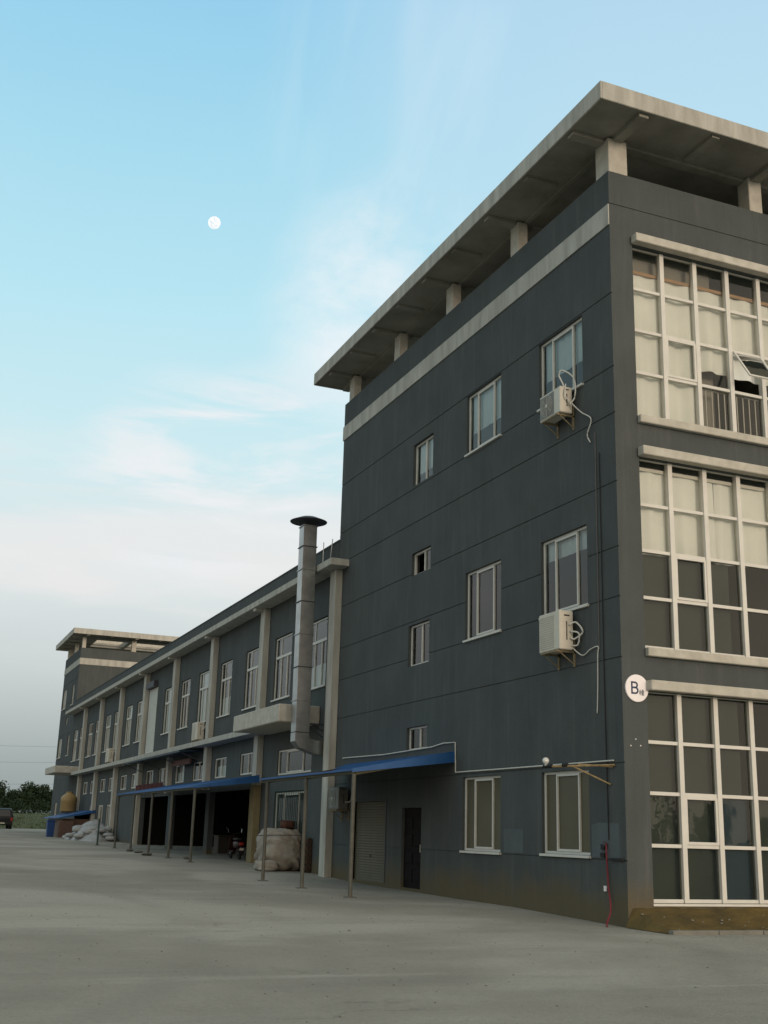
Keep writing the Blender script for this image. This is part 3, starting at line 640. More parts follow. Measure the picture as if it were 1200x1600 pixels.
fl = MB(); fl.box(0.26, 14.5, WY0, WY1, 5.0, 5.2); fl.box(0.26, 14.5, WY0, WY1, 10.2, 10.4); fl.box(7.0, 7.2, WY0, WY1, 0, 5.0); fl.box(4.5, 4.7, WY0, WY1, 5.2, 10.2)
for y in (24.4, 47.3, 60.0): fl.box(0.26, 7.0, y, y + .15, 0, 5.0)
P(fl, 'floor_slab', mat('shade_dark_interior', (0.010, 0.010, 0.009), 1.0, spec=0.0), wing)  # near-black colour stands in for the shade inside the workshop
for k, c in enumerate(cols):
    lowpaint = k == 1
    zb = gz(c) - 0.2
    P(MB().box(-0.25, 0.0, c, c + 0.52, 3.25 if k in (1, 2, 3) else zb, 10.08), 'column', 'conc', wing, bevel=0.01)
    if lowpaint:
        q = P(MB().box(-0.27, 0.0, c, c + 0.60, zb, 3.247), 'column', 'yellow', wing, bevel=0.01); q['label'] = 'faded yellow painted foot of a column beside the open workshop'
ro = MB().box(-0.66, -0.003, 15.52, 77.0, 10.09, 10.32); P(ro, 'roof_ledge', 'conc', wing, bevel=0.012)
for c in cols[1:]: P(MB().box(-0.60, -0.01, c + 0.1, c + 0.42, 9.98, 10.087), 'ledge_bracket', 'conc', wing)
P(MB().box(-0.66, -0.003, 23.38, 70.65, 5.13, 5.35), 'storey_ledge', 'conc', wing, bevel=0.012)
c1_ = P(MB().box(-1.47, -0.003, 17.8, 23.36, 5.10, 5.69), 'entrance_slab', 'cream', wing, bevel=0.03); c1_['label'] = 'thick pale entrance slab behind the steel duct'
c2_ = P(MB().box(-1.87, -0.003, 70.67, 76.2, 5.29, 5.79), 'entrance_slab', 'cream', wing, bevel=0.03); c2_['label'] = 'thick pale entrance slab near the far block'
P(MB().tube([(-0.45, 16.9, 10.3), (-0.45, 16.9, 11.15)], 0.015, 6).tube([(-0.45, 16.2, 10.3), (-0.45, 16.15, 10.5), (-0.42, 16.1, 11.1)], 0.015, 6), 'lightning_rod', 'steel', wing)
pal = M['curtain']
for k, (a, c) in enumerate(ww):
    if k == 7: continue
    side_window(wing, a, c, 6.38, 8.74, 'transom', ('blind', 0.0, 1.0) if k in (4, 6, 8, 9, 10, 11) else (('blind', 0.0, 0.35) if k % 3 == 0 else None), None, None, detail=k < 6)
for k, h in enumerate(lowh):
    if k == 1: continue
    side_window(wing, h[0], h[1], h[2] + 0.01, h[3] - 0.01, 'transom' if False else ('triple' if k == 0 else 'pair'), ('blind', 0, 0.6) if k in (3, 5, 8) else None, None, None, sill=False, rec=0.05, detail=False)
for h in low2: side_window(wing, h[0], h[1], h[2], h[3], 'triple', None, None, None, sill=False, rec=0.05, detail=False)
# barred dark window of the ground floor
gw = side_window(wing, 18.92, 22.38, 1.0, 2.93, 'triple', None, None, 'wide ground floor window behind dark iron bars', rec=0.06, detail=False)
gb = MB()
for i in range(18): gb.tube([(-0.03, 19.0 + i * 0.195, 0.95), (-0.03, 19.0 + i * 0.195, 3.0)], 0.012, 5)
gb.box(-0.05, -0.018, 18.9, 22.4, 0.94, 0.98); gb.box(-0.05, -0.018, 18.9, 22.4, 2.98, 3.02); P(gb, 'window_bars', M['greenpost'], gw)
# upper roller door
h = door_up; sh = MB()
for i in range(36):
    za = h[2] + (h[3] - h[2]) * i / 36; zb = za + (h[3] - h[2]) / 36 - 0.008
    sh.hexa([(-0.02, h[0], za), (0.05, h[0], za), (0.05, h[1], za), (-0.02, h[1], za), (0.0, h[0], zb), (0.05, h[0], zb), (0.05, h[1], zb), (0.0, h[1], zb)])
q = P(sh, 'roller_shutter', 'wshutter', wing); q['label'] = 'tall white roller shutter on the upper storey'
P(MB().box(-0.25, -0.001, h[0] + 0.1, h[1] - 0.1, h[3] + 0.02, h[3] + 0.35), 'shutter_box', 'darksteel', q)

# ------------------------------------------------------------------ canopies
def canopy(name, y0, y1, xw, xf, zb_, zf, posts, label, slope_side=0.25, m_post='post', group=None, sag=0.0):
    root = thing(name, (xf, y0, gz(y0)), label, 'canopy', group)
    n = int((y1 - y0) / 0.12); v = []; f = []
    for i in range(n + 1):
        y = y0 + (y1 - y0) * i / n; dz = 0.022 if i % 2 else 0.0
        q = 1.0 + sag * i / n; ring = [(xw + (xf - xw) * t, y, zf + dz + (zb_ - zf) * (1 - t) ** q) for t in (0, .2, .4, .6, .8, 1)]
        v += ring + [(x, y_, z - 0.008) for x, y_, z in ring[::-1]]
    for i in range(n):
        a = 12 * i; b_ = a + 12
        for k in range(12):
            k2 = (k + 1) % 12; f.append((a + k, a + k2, b_ + k2, b_ + k))
    f += [tuple(range(11, -1, -1)), tuple(12 * n + k for k in range(12))]
    sheet = P(MB().add(v, f), 'roof_sheet', 'bluesheet', root)
    # blue flashing closing the near side, tapering to the front
    fl_ = MB()
    fl_.hexa([(xf, y0 - 0.02, zf - 0.06), (xw - .01, y0 - 0.02, zb_ - slope_side), (xw - .01, y0 - 0.008, zb_ - slope_side), (xf, y0 - 0.008, zf - 0.06),
              (xf, y0 - 0.02, zf + 0.03), (xw - .01, y0 - 0.02, zb_ + 0.03), (xw - .01, y0 - 0.008, zb_ + 0.03), (xf, y0 - 0.008, zf + 0.03)])
    P(fl_, 'flashing', 'bluesheet', sheet)
    P(MB().box(xf - 0.012, xf - 0.002, y0, y1, zf - 0.03, zf + 0.022), 'front_trim', 'bluesheet', sheet)
    bm = MB(); bm.box(xf + 0.03, xf + 0.11, y0 + 0.05, y1 - 0.05, zf - 0.10, zf - 0.02)
    for y in posts:
        yr = min(max(y, y0 + 0.06), y1 - 0.06)
        bm.hexa([(xf + 0.11, yr - 0.035, zf - 0.12), (xw - .002, yr - 0.035, zb_ - 0.14), (xw - .002, yr + 0.035, zb_ - 0.14), (xf + 0.11, yr + 0.035, zf - 0.12),
                 (xf + 0.11, yr - 0.035, zf - 0.03), (xw - .002, yr - 0.035, zb_ - 0.05), (xw - .002, yr + 0.035, zb_ - 0.05), (xf + 0.11, yr + 0.035, zf - 0.03)])
    P(bm, 'roof_beam', 'beam', root)
    for k, y in enumerate(posts):
        pm = MB().tube([(xf + 0.07, y, gz(y)), (xf + 0.07, y, zf - 0.10)], 0.052 if m_post == 'post' else 0.04, 10)
        mt = m_post if k < 5 else 'greenpost'
        po = P(pm, 'post', mt, root, smooth=False); P(MB().box(xf - 0.06, xf + 0.20, y - 0.12, y + 0.12, gz(y) - 0.01, gz(y) + 0.018), 'base_plate', mt, po)
    return root
canopy('blue_canopy', 7.43, 15.1, -0.002, -2.80, 3.64, 3.08, (7.46, 11.0, 14.5), 'blue sheet canopy on three posts over the shutter door of the near block', sag=1.1)
canopy('blue_canopy', 23.55, 39.3, -0.27, -2.75, 3.58, 3.08, (23.65, 27.3, 31.1, 35.0, 39.0), 'long blue sheet canopy on five posts over the open workshop bays')
aw = thing('blue_awning', (0, 33.2, 5.1), 'dark blue awning hung close under the storey ledge above the workshop', 'awning')
P(MB().hexa([(-1.15, 33.2, 4.92), (-0.004, 33.2, 5.02), (-0.004, 47, 5.02), (-1.15, 47, 4.92), (-1.15, 33.2, 4.96), (-0.004, 33.2, 5.06), (-0.004, 47, 5.06), (-1.15, 47, 4.96)]), 'roof_sheet', 'navy', aw)
P(MB().box(-1.20, -1.15, 33.2, 47, 4.90, 4.97), 'front_trim', 'navy', aw)
aw2 = MB()
for y in (33.4, 37.8, 42.3, 46.8): aw2.tube([(-0.005, y, 4.5), (-1.1, y, 4.91)], 0.02, 5)
P(aw2, 'bracket', 'darksteel', aw)
sg = thing('shop_sign', (-0.3, 34.6, 4.7), 'small weathered reddish sign board under the blue awning', 'sign')
P(MB().box(-0.36, -0.28, 34.6, 38.3, 4.48, 4.74), 'board', mat('weathered_reddish_board', (0.13, 0.07, 0.06), 0.8, 0.3, 6), sg); 
P(MB().box(-0.28, -0.004, 34.8, 34.86, 4.56, 4.66).box(-0.28, -0.004, 38.0, 38.06, 4.56, 4.66), 'bracket', 'darksteel', sg)
ban = MB(); 
for i in range(20):
    y = 40.0 + i * 0.35; z = 3.47 + 0.03 * math.sin(i * 1.3); x = -0.34 + 0.02 * math.sin(i * 2.1); x2 = -0.34 + 0.02 * math.sin((i + 1) * 2.1); z2 = 3.47 + 0.03 * math.sin((i + 1) * 1.3)
    ban.hexa([(x, y, z), (x + .006, y, z), (x2 + .006, y + .35, z2), (x2, y + .35, z2), (x, y, 3.80), (x + .006, y, 3.80), (x2 + .006, y + .35, 3.80), (x2, y + .35, 3.80)])
tag(ban.build('banner', 'redpaint', off=(-0.34, 43.5, 3.47)), 'dark red cloth banner strung along the wing beyond the long blue canopy', 'banner')
ps = MB().tube([(-2.7, 43.9, gz(43.9)), (-2.7, 43.9, 3.0)], 0.05, 8)
t_ = thing('green_pole', (-2.7, 43.9, gz(43.9)), 'thin dark green pole standing alone beside the white sack heap', 'pole')
P(MB().tube([(-2.7, 43.9, gz(43.9)), (-2.7, 43.9, 1.95)], 0.05, 8), 'shaft', 'greenpost', t_); P(MB().box(-2.82, -2.58, 43.78, 44.02, gz(43.9) - .01, gz(43.9) + 0.02), 'base_plate', 'greenpost', t_)

# ------------------------------------------------------------------ steel exhaust duct
du = thing('exhaust_duct', (-0.9, 17.1, 4.0), 'tall square galvanised steel exhaust duct with round dark rain cap', 'duct')
zc = [4.72, 5.75, 6.85, 7.95, 9.05, 10.15, 10.95, 11.68]
X0, X1, YA, YB = -1.16, -0.68, 16.86, 17.34
lean = lambda z: -0.006 * (z - 4.7)
for k, (za, zb) in enumerate(zip(zc, zc[1:])):
    la, lb = lean(za), lean(zb)
    m_ = MB().hexa([(X0 + la, YA, za), (X1 + la, YA, za), (X1 + la, YB, za), (X0 + la, YB, za), (X0 + lb, YA, zb - .02), (X1 + lb, YA, zb - .02), (X1 + lb, YB, zb - .02), (X0 + lb, YB, zb - .02)])
    sct = P(m_, 'duct_section', 'steel', du, bevel=0.006)
    P(MB().box(X0 + lb - 0.03, X1 + lb + 0.03, YA - 0.03, YB + 0.03, zb - 0.022, zb + 0.004), 'flange', 'darksteel' if k % 2 else 'steel', sct)
el = MB(); prof = []
# mitred elbow turning towards the wall
outer = [(X0, 4.70), (X0, 4.42), (X0 + 0.16, 4.22), (-0.42, 4.03), (0.0, 4.03)]; inner = [(X1, 4.70), (X1, 4.60), (X1 + 0.04, 4.52), (-0.42, 4.47), (0.0, 4.47)]
for i in range(4):
    (ax, az), (bx, bz) = outer[i], outer[i + 1]; (cx_, cz), (dx, dz) = inner[i], inner[i + 1]
    el.add([(ax, YA, az), (cx_, YA, cz), (dx, YA, dz), (bx, YA, bz), (ax, YB, az), (cx_, YB, cz), (dx, YB, dz), (bx, YB, bz)], [(0, 3, 2, 1), (4, 5, 6, 7), (0, 4, 7, 3), (1, 2, 6, 5)])
P(el, 'elbow', 'steel', du)
cx_ = (X0 + X1) / 2 + lean(11.9); cy_ = (YA + YB) / 2
P(MB().lathe([(0.63, 11.84), (0.64, 11.86), (0.30, 12.0), (0.02, 12.06)], (cx_, cy_, 0), 32), 'rain_cap', 'darksteel', du, smooth=False)
cs = MB()
for sx in (-1, 1):
    for sy in (-1, 1): cs.tube([(cx_ + sx * 0.19, cy_ + sy * 0.19, 11.6), (cx_ + sx * 0.23, cy_ + sy * 0.23, 11.87)], 0.012, 5)
P(cs, 'cap_stay', 'darksteel', du)
br = MB(); br.box(-0.66, 0.0, 17.36, 17.40, 5.02, 5.06); br.tube([(-0.62, 17.38, 5.0), (0.0, 17.38, 4.6)], 0.018, 6); br.tube([(-0.4, 17.38, 5.0), (0.0, 17.5, 4.85)], 0.014, 6); br.tube([(-0.05, 17.2, 5.0), (-0.05, 17.2, 4.5)], 0.02, 6)
P(br, 'wall_bracket', 'darksteel', du)

# ------------------------------------------------------------------ air conditioners
def ac(loc, w, h, d, label, hoses, shell='acwhite', fan=True, grp='air conditioner units on the outside walls'):
    """loc = far upper... centre of the back foot edge: x wall, y centre, z bottom"""
    x0, yc, z0 = loc; root = thing('air_conditioner', (x0, yc, z0), label, 'air conditioner', grp)
    xf, xb = x0 - d - 0.08, x0 - 0.10; ya, yb = yc - w / 2, yc + w / 2
    body = P(MB().box(xf, xb, ya, yb, z0, z0 + h), 'body', shell, root, bevel=0.02)
    if fan:
        fy = yb - w * 0.36; fz = z0 + h * 0.5; R = min(h, w) * 0.40
        P(MB().box(xf - 0.004, xf - 0.001, yb - w * 0.70, yb - 0.03, z0 + 0.04, z0 + h - 0.05), 'fan_panel', 'acgrille', body)
        gr = MB()
        for k in range(1, 7):
            rr = R * k / 6; gr.tube([(xf - 0.012, fy + rr * math.cos(a), fz + rr * math.sin(a)) for a in [2 * math.pi * q / 24 for q in range(25)]], 0.004, 4, False)
        for k in range(8):
            a = 2 * math.pi * k / 8; gr.tube([(xf - 0.014, fy, fz), (xf - 0.014, fy + R * math.cos(a), fz + R * math.sin(a))], 0.004, 4)
        gr.lathe([(0.045, 0), (0.045, 0.001)], (0, 0, 0), 8) if False else None
        gr.box(xf - 0.022, xf - 0.012, fy - 0.035, fy + 0.035, fz - 0.035, fz + 0.035)
        P(gr, 'fan_grille', 'frame', body)
    else:
        gr = MB()
        for k in range(16): z = z0 + 0.06 + k * (h - 0.12) / 16; gr.box(xf - 0.006, xf - 0.001, yb - w * 0.72, yb - 0.04, z, z + 0.02)
        P(gr, 'fan_grille', mat('fine_cream_grille', (0.40, 0.37, 0.30), 0.6), body)
    sd_ = MB()
    sd_.box(xf + 0.11, xb - 0.10, ya - 0.012, ya - 0.001, z0 + h * 0.86, z0 + h * 0.89)   # handle slot on the end
    sd_.box(xf + 0.16, xf + 0.18, ya - 0.010, ya - 0.001, z0 + h * 0.25, z0 + h * 0.72)
    P(sd_, 'end_slot', 'black', body)
    vb = MB()
    for y in (ya + 0.12, yb - 0.12):
        vb.box(xf - 0.02, x0, y - 0.02, y + 0.02, z0 - 0.045, z0 - 0.003); vb.tube([(xf + 0.05, y, z0 - 0.03), (x0, y, z0 - 0.30)], 0.014, 5); vb.box(x0 - 0.035, x0 - 0.001, y - 0.02, y + 0.02, z0 - 0.34, z0 + 0.25)
    vb.box(xf - 0.02, xf + 0.0, ya + 0.14, yb - 0.14, z0 - 0.04, z0 - 0.006)
    P(vb, 'bracket', mat('rusty_bracket', (0.22, 0.18, 0.11), 0.8, 0.3, 12), root)
    for pts, rd in hoses: 
        P(MB().tube(smoothpath(pts), rd, 8), 'hose', 'hose', root, smooth=True)
    return root
def smoothpath(p, n=6):
    p = [Vector(q) for q in p]; out = []
    for i in range(len(p) - 1):
        a, b_, c, d_ = p[max(i - 1, 0)], p[i], p[i + 1], p[min(i + 2, len(p) - 1)]
        for k in range(n):
            t = k / n; out.append(0.5 * ((2 * b_) + (-a + c) * t + (2 * a - 5 * b_ + 4 * c - d_) * t * t + (-a + 3 * b_ - 3 * c + d_) * t ** 3))
    out.append(p[-1]); return out
ac((0, 1.94, 10.78), 0.90, 0.62, 0.34, 'smaller air conditioner with fan and looping white pipe, bracketed below the third floor corner window',
   [([(-0.08, 1.62, 11.1), (-0.28, 1.60, 11.5), (-0.30, 1.72, 11.75), (-0.25, 1.65, 11.85), (-0.10, 1.42, 11.6), (-0.12, 1.35, 11.15), (-0.22, 1.42, 10.95)], 0.017),
    ([(-0.28, 1.48, 11.45), (-0.33, 1.42, 11.15), (-0.18, 1.40, 10.98), (-0.06, 1.20, 10.72), (-0.05, 0.83, 10.44), (-0.05, 0.99, 10.14), (-0.05, 0.88, 9.92)], 0.014)])
ac((0, 2.04, 5.47), 0.87, 0.84, 0.36, 'larger cream air conditioner with fine grille below the second floor corner window',
   [([(-0.22, 1.59, 6.0), (-0.10, 1.50, 6.05), (-0.05, 1.32, 5.83), (-0.12, 1.52, 5.70), (-0.20, 1.57, 5.72)], 0.020), ([(-0.2, 1.57, 5.86), (-0.1, 1.4, 5.80), (-0.08, 1.46, 5.58), (-0.15, 1.55, 5.55)], 0.018),
    ([(-0.14, 1.60, 5.52), (-0.05, 1.35, 5.33), (-0.04, 1.05, 5.42), (-0.03, 0.78, 5.44), (-0.03, 0.80, 5.25), (-0.02, 0.84, 4.6), (-0.02, 0.88, 4.08)], 0.013)], fan=False)
ac((0, 33.75, 5.50), 1.0, 0.80, 0.36, 'white air conditioner standing on the wing ledge left of the long grey column', [([(-0.2, 33.2, 5.9), (-0.05, 33.0, 6.3), (-0.03, 33.0, 7.2)], 0.02)], fan=False)
ac((0, 56.9, 5.50), 1.1, 0.85, 0.36, 'white air conditioner on the far part of the wing ledge', [([(-0.2, 56.3, 5.9), (-0.05, 56.1, 6.4), (-0.03, 56.1, 7.0)], 0.02)], fan=False)
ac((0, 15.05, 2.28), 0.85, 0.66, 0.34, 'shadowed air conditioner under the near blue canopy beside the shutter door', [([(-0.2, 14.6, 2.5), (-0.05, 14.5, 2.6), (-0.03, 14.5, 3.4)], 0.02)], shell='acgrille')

# ------------------------------------------------------------------ round B sign
sg = thing('building_sign', (0.33, -0.02, 4.53), 'round white enamel sign with a large navy letter B on the corner', 'sign')
R_ = 0.272; n = 48; vs = []
for yq, rr in ((-0.002, R_), (-0.030, R_), (-0.036, R_ - 0.008)):
    vs += [(0.33 + rr * math.cos(2 * math.pi * k / n), yq, 4.53 + rr * math.sin(2 * math.pi * k / n)) for k in range(n)]
fs = [(i * n + k, (i + 1) * n + k, (i + 1) * n + (k + 1) % n, i * n + (k + 1) % n) for i in range(2) for k in range(n)] + [tuple(2 * n + k for k in range(n))]
P(MB().add(vs, fs), 'disc', 'signwhite', sg)
def ribbon(mb, pts, wd, y0=-0.0395, y1=-0.0365):
    pts = [Vector((p[0], p[1])) for p in pts]; L_ = []; R2 = []
    for i, p in enumerate(pts):
        if i == 0: d_ = (pts[1] - p).normalized(); nn_ = Vector((-d_.y, d_.x)) 
        elif i == len(pts) - 1: d_ = (p - pts[-2]).normalized(); nn_ = Vector((-d_.y, d_.x))
        else:
            d1 = (p - pts[i - 1]).normalized(); d2 = (pts[i + 1] - p).normalized(); n1 = Vector((-d1.y, d1.x)); n2 = Vector((-d2.y, d2.x)); nn_ = (n1 + n2).normalized(); nn_ /= max(0.5, nn_.dot(n1))
        L_.append(p + nn_ * wd / 2); R2.append(p - nn_ * wd / 2)
    for i in range(len(pts) - 1):
        a, b_, c, d_ = L_[i], L_[i + 1], R2[i + 1], R2[i]
        mb.add([(a.x, y0, a.y), (b_.x, y0, b_.y), (c.x, y0, c.y), (d_.x, y0, d_.y), (a.x, y1, a.y), (b_.x, y1, b_.y), (c.x, y1, c.y), (d_.x, y1, d_.y)],
               [(0, 1, 2, 3), (7, 6, 5, 4), (0, 4, 5, 1), (1, 5, 6, 2), (2, 6, 7, 3), (3, 7, 4, 0)])
lt = MB(); bx, bz, bw, bh = 0.185, 4.41, 0.175, 0.25; t = 0.036
ribbon(lt, [(bx + t / 2, bz), (bx + t / 2, bz + bh)], t)
def lobe(z0, z1, xr):
    rr = (z1 - z0) / 2; zc_ = (z0 + z1) / 2; pts = [(bx + t, z0)] + [(xr - rr + rr * math.cos(a), zc_ + rr * math.sin(a)) for a in [(-math.pi / 2 + math.pi * k / 10) for k in range(11)]] + [(bx + t, z1)]
    return pts
ribbon(lt, lobe(bz + bh * 0.52, bz + bh - t / 2, bx + bw - t / 2 - 0.012), t * 0.95); ribbon(lt, lobe(bz + t / 2, bz + bh * 0.52, bx + bw - t / 2), t * 0.95, -0.0402)
P(lt, 'lettering', 'signblue', sg)
gl_ = MB(); gx, gz_, gs = 0.375, 4.395, 0.115   # the small character 幢, stroke by stroke in a unit square
def ln_(a, b_, w_=0.07): 
    global _k; _k += 1
    ribbon(gl_, [(gx + a[0] * gs, gz_ + a[1] * gs), (gx + b_[0] * gs, gz_ + b_[1] * gs)], w_ * gs, -0.0395 - 0.0001 * _k)
_k = 0
ln_((0.18, 0.0), (0.18, 1.0)); ln_((0.04, 0.18), (0.04, 0.72)); ln_((0.04, 0.72), (0.32, 0.72)); ln_((0.32, 0.72), (0.32, 0.18))
ln_((0.70, 0.92), (0.70, 1.02)); ln_((0.48, 0.90), (0.94, 0.90)); ln_((0.60, 0.86), (0.64, 0.74)); ln_((0.82, 0.86), (0.78, 0.74)); ln_((0.42, 0.70), (1.0, 0.70))
ln_((0.50, 0.60), (0.50, 0.28)); ln_((0.50, 0.60), (0.92, 0.60)); ln_((0.92, 0.60), (0.92, 0.28)); ln_((0.50, 0.44), (0.92, 0.44)); ln_((0.50, 0.28), (0.92, 0.28)); ln_((0.71, 0.62), (0.71, 0.03)); ln_((0.50, 0.15), (0.92, 0.15)); ln_((0.40, 0.02), (1.02, 0.02))
P(gl_, 'lettering', 'signgrey', sg)

# ------------------------------------------------------------------ floodlight on bracket
lb = thing('wall_lamp', (0, 0.4, 3.0), 'small globe lamp on a rusty triangular bracket beside the corner', 'lamp')
bk = MB(); bk.tube([(-0.02, 0.30, 3.03), (-0.62, 1.75, 3.03)], 0.022, 6); bk.tube([(-0.02, 0.36, 3.00), (-0.35, 1.1, 3.06)], 0.018, 6); bk.tube([(-0.02, 0.45, 2.66), (-0.40, 1.22, 3.02)], 0.018, 6)
P(bk, 'bracket', mat('rusty_yellow_steel', (0.30, 0.21, 0.10), 0.8, 0.3, 10), lb)
P(MB().tube([(-0.60, 1.70, 3.04), (-0.68, 1.92, 3.03)], 0.035, 8).tube([(-0.45, 1.34, 3.05), (-0.50, 1.46, 3.05)], 0.04, 8), 'clamp', 'black', lb)
gm = bpy.data.materials.new('clear_lamp_globe'); gm.use_nodes = True; gm.node_tree.nodes['Principled BSDF'].inputs['Base Color'].default_value = (0.55, 0.56, 0.52, 1); gm.node_tree.nodes['Principled BSDF'].inputs['Roughness'].default_value = 0.12; gm.node_tree.nodes['Principled BSDF'].inputs['Specular IOR Level'].default_value = 0.8
pr = [(0.072 * math.sin(math.pi * k / 10), -0.072 * math.cos(math.pi * k / 10)) for k in range(1, 10)]
P(MB().lathe(pr, (-0.66, 1.86, 3.15), 16), 'globe', gm, lb, smooth=True)
P(MB().lathe([(0.04, 0), (0.04, 0.05)], (-0.66, 1.86, 3.05), 10), 'lamp_holder', 'steel', lb)
# ------------------------------------------------------------------ red hose hanging by the corner
hs = thing('red_hose', (-0.05, 0.5, 0.1), 'thin red hose hanging from a tap down the wall by the corner', 'hose')
P(MB().tube(smoothpath([(-0.05, 0.62, 1.55), (-0.06, 0.60, 1.30), (-0.05, 0.59, 0.95), (-0.06, 0.55, 0.66), (-0.09, 0.46, 0.48), (-0.16, 0.36, 0.27), (-0.32, 0.24, 0.10), (-0.40, 0.12, 0.045)]), 0.018, 8), 'tube', 'red', hs, smooth=True)
P(MB().tube([(-0.003, 0.64, 1.50), (-0.08, 0.64, 1.50)], 0.02, 8).box(-0.10, -0.06, 0.62, 0.66, 1.50, 1.58), 'tap', 'darksteel', hs)
P(MB().box(-0.03, -0.003, 0.70, 0.77, 0.64, 0.74), 'wall_clip', 'signwhite', hs)

# ------------------------------------------------------------------ wrapped bale in front of the barred window
def lumpy(name, c, dims, m, seed, parent=None, amp=0.10, nu=40, nv=26, power=0.55, sharp=2.2):
    rr = random.Random(seed); ph = [(rr.uniform(1, 4), rr.uniform(1, 4), rr.uniform(1, 4), rr.uniform(0, 6)) for _ in range(12)]
    vs = []; fs = []
    def se(v, p): return math.copysign(abs(v) ** p, v)
    for j in range(nv + 1):
        th = -math.pi / 2 + math.pi * j / nv
        for i in range(nu):
            a = 2 * math.pi * i / nu
            d_ = Vector((se(math.cos(th), power) * se(math.cos(a), power), se(math.cos(th), power) * se(math.sin(a), power), se(math.sin(th), power)))
            s = sum(math.sin(p[0] * sharp * d_.x + p[1] * sharp * d_.y + p[2] * sharp * d_.z + p[3]) / (1 + k * .35) for k, p in enumerate(ph)) / 3
            k2 = 1 + amp * s
            z = c[2] + d_.z * dims[2] * k2
            vs.append((c[0] + d_.x * dims[0] * k2, c[1] + d_.y * dims[1] * k2, max(z, c[2] - dims[2])))
    for j in range(nv):
        for i in range(nu): i2 = (i + 1) % nu; fs.append((j * nu + i, j * nu + i2, (j + 1) * nu + i2, (j + 1) * nu + i))
    return MB().add(vs, fs)
bl = thing('wrapped_bale', (-0.8, 19.6, gz(19.6)), 'big lumpy bale wrapped in off white tarpaulin before the barred window', 'bale')
P(lumpy('x', (-0.66, 19.5, gz(19.5) + 0.66), (0.66, 0.90, 0.68), 'tarp', 4, amp=0.11, sharp=4.2, nu=72, nv=48), 'tarpaulin', 'tarp', bl, smooth=True)
P(lumpy('x', (-1.28, 18.9, gz(18.9) + 0.16), (0.35, 0.4, 0.17), 'tarp', 9, amp=0.14), 'tarpaulin_skirt', 'tarp', bl, smooth=True)
P(MB().tube(smoothpath([(-1.55, 19.2, 1.42), (-1.0, 18.5, 1.46), (-0.4, 18.5, 1.47), (-0.1, 19.2, 1.45)]), 0.012, 5), 'rope', 'black', bl)
jk = lumpy('x', (-0.45, 19.4, gz(19.4) + 1.48), (0.22, 0.26, 0.14), 'x', 21, amp=0.22, nu=20, nv=12)
tag(jk.build('rag_bundle', mat('rust_red_rag', (0.07, 0.03, 0.02), 0.9, 0.3, 8), off=(-0.45, 19.4, gz(19.4) + 1.35), smooth=True), 'crumpled rust red rag bundle lying on top of the wrapped bale', 'rag')
cr = thing('wooden_crate', (-0.02, 19.0, gz(19)), 'narrow rusty brown crate squeezed behind the wrapped bale', 'crate')
cm = MB()
for k in range(5): cm.box(-0.18, 0.0 - .02, 18.0, 18.72, gz(18.5) + 0.06 + k * 0.21, gz(18.5) + 0.22 + k * 0.21)
P(cm, 'slat', mat('rusty_brown_wood', (0.05, 0.028, 0.018), 0.9, 0.3, 6), cr); P(MB().box(-0.16, -0.04, 18.02, 18.08, gz(18.5), gz(18.5) + 1.1).box(-0.16, -0.04, 18.64, 18.70, gz(18.5), gz(18.5) + 1.1), 'corner_post', 'beam', cr)

# ------------------------------------------------------------------ scooter seen from behind in the first open bay
SX, SY = 0.10, 27.0; SZ = gz(27)
sc = thing('motor_scooter', (SX, SY, SZ), 'red and black motor scooter parked in the dark opening, seen from behind', 'scooter')
def wheel(y): 
    m_ = MB(); m_.tube([(SX, y + 0.20 * math.cos(a), SZ + 0.25 + 0.20 * math.sin(a)) for a in [2 * math.pi * k / 20 for k in range(21)]], 0.05, 8, False); t1 = P(m_, 'wheel', 'black', sc, smooth=True)
    m2 = MB(); m2.tube([(SX - 0.04, y, SZ + 0.25), (SX + 0.04, y, SZ + 0.25)], 0.05, 10)
    for k in range(5): a = 2 * math.pi * k / 5; m2.tube([(SX, y, SZ + 0.25), (SX, y + .16 * math.cos(a), SZ + .25 + .16 * math.sin(a))], 0.014, 5)
    P(m2, 'rim', 'steel', t1)
wheel(SY); wheel(SY + 1.25)
P(lumpy('x', (SX, SY + 0.15, SZ + 0.58), (0.17, 0.42, 0.15), 'x', 2, amp=0.03, nu=20, nv=12), 'body', 'scooterred', sc, smooth=True)
P(lumpy('x', (SX, SY + 0.30, SZ + 0.79), (0.14, 0.38, 0.06), 'x', 3, amp=0.03, nu=20, nv=10), 'saddle', 'black', sc, smooth=True)
P(MB().hexa([(SX - .2, SY + 1.0, SZ + .35), (SX + .2, SY + 1.0, SZ + .35), (SX + .16, SY + 1.08, SZ + .35), (SX - .16, SY + 1.08, SZ + .35), (SX - .16, SY + .86, SZ + .92), (SX + .16, SY + .86, SZ + .92), (SX + .12, SY + .94, SZ + .92), (SX - .12, SY + .94, SZ + .92)]).box(SX - .13, SX + .13, SY + .5, SY + 1.02, SZ + .28, SZ + .34), 'leg_shield', 'scooterred', sc, bevel=0.02)
P(MB().tube([(SX, SY + 1.2, SZ + .3), (SX, SY + .9, SZ + 1.0)], 0.028, 8).tube([(SX - .33, SY + .72, SZ + 1.04), (SX, SY + .86, SZ + 1.0), (SX + .33, SY + .72, SZ + 1.04)], 0.02, 8), 'handlebar', 'black', sc)
P(MB().box(SX - .09, SX + .09, SY - .30, SY - .24, SZ + .56, SZ + .66), 'tail_light', 'tail', sc, bevel=0.02)
P(MB().box(SX - .08, SX + .08, SY - .315, SY - .30, SZ + .36, SZ + .46), 'number_plate', 'acwhite', sc)
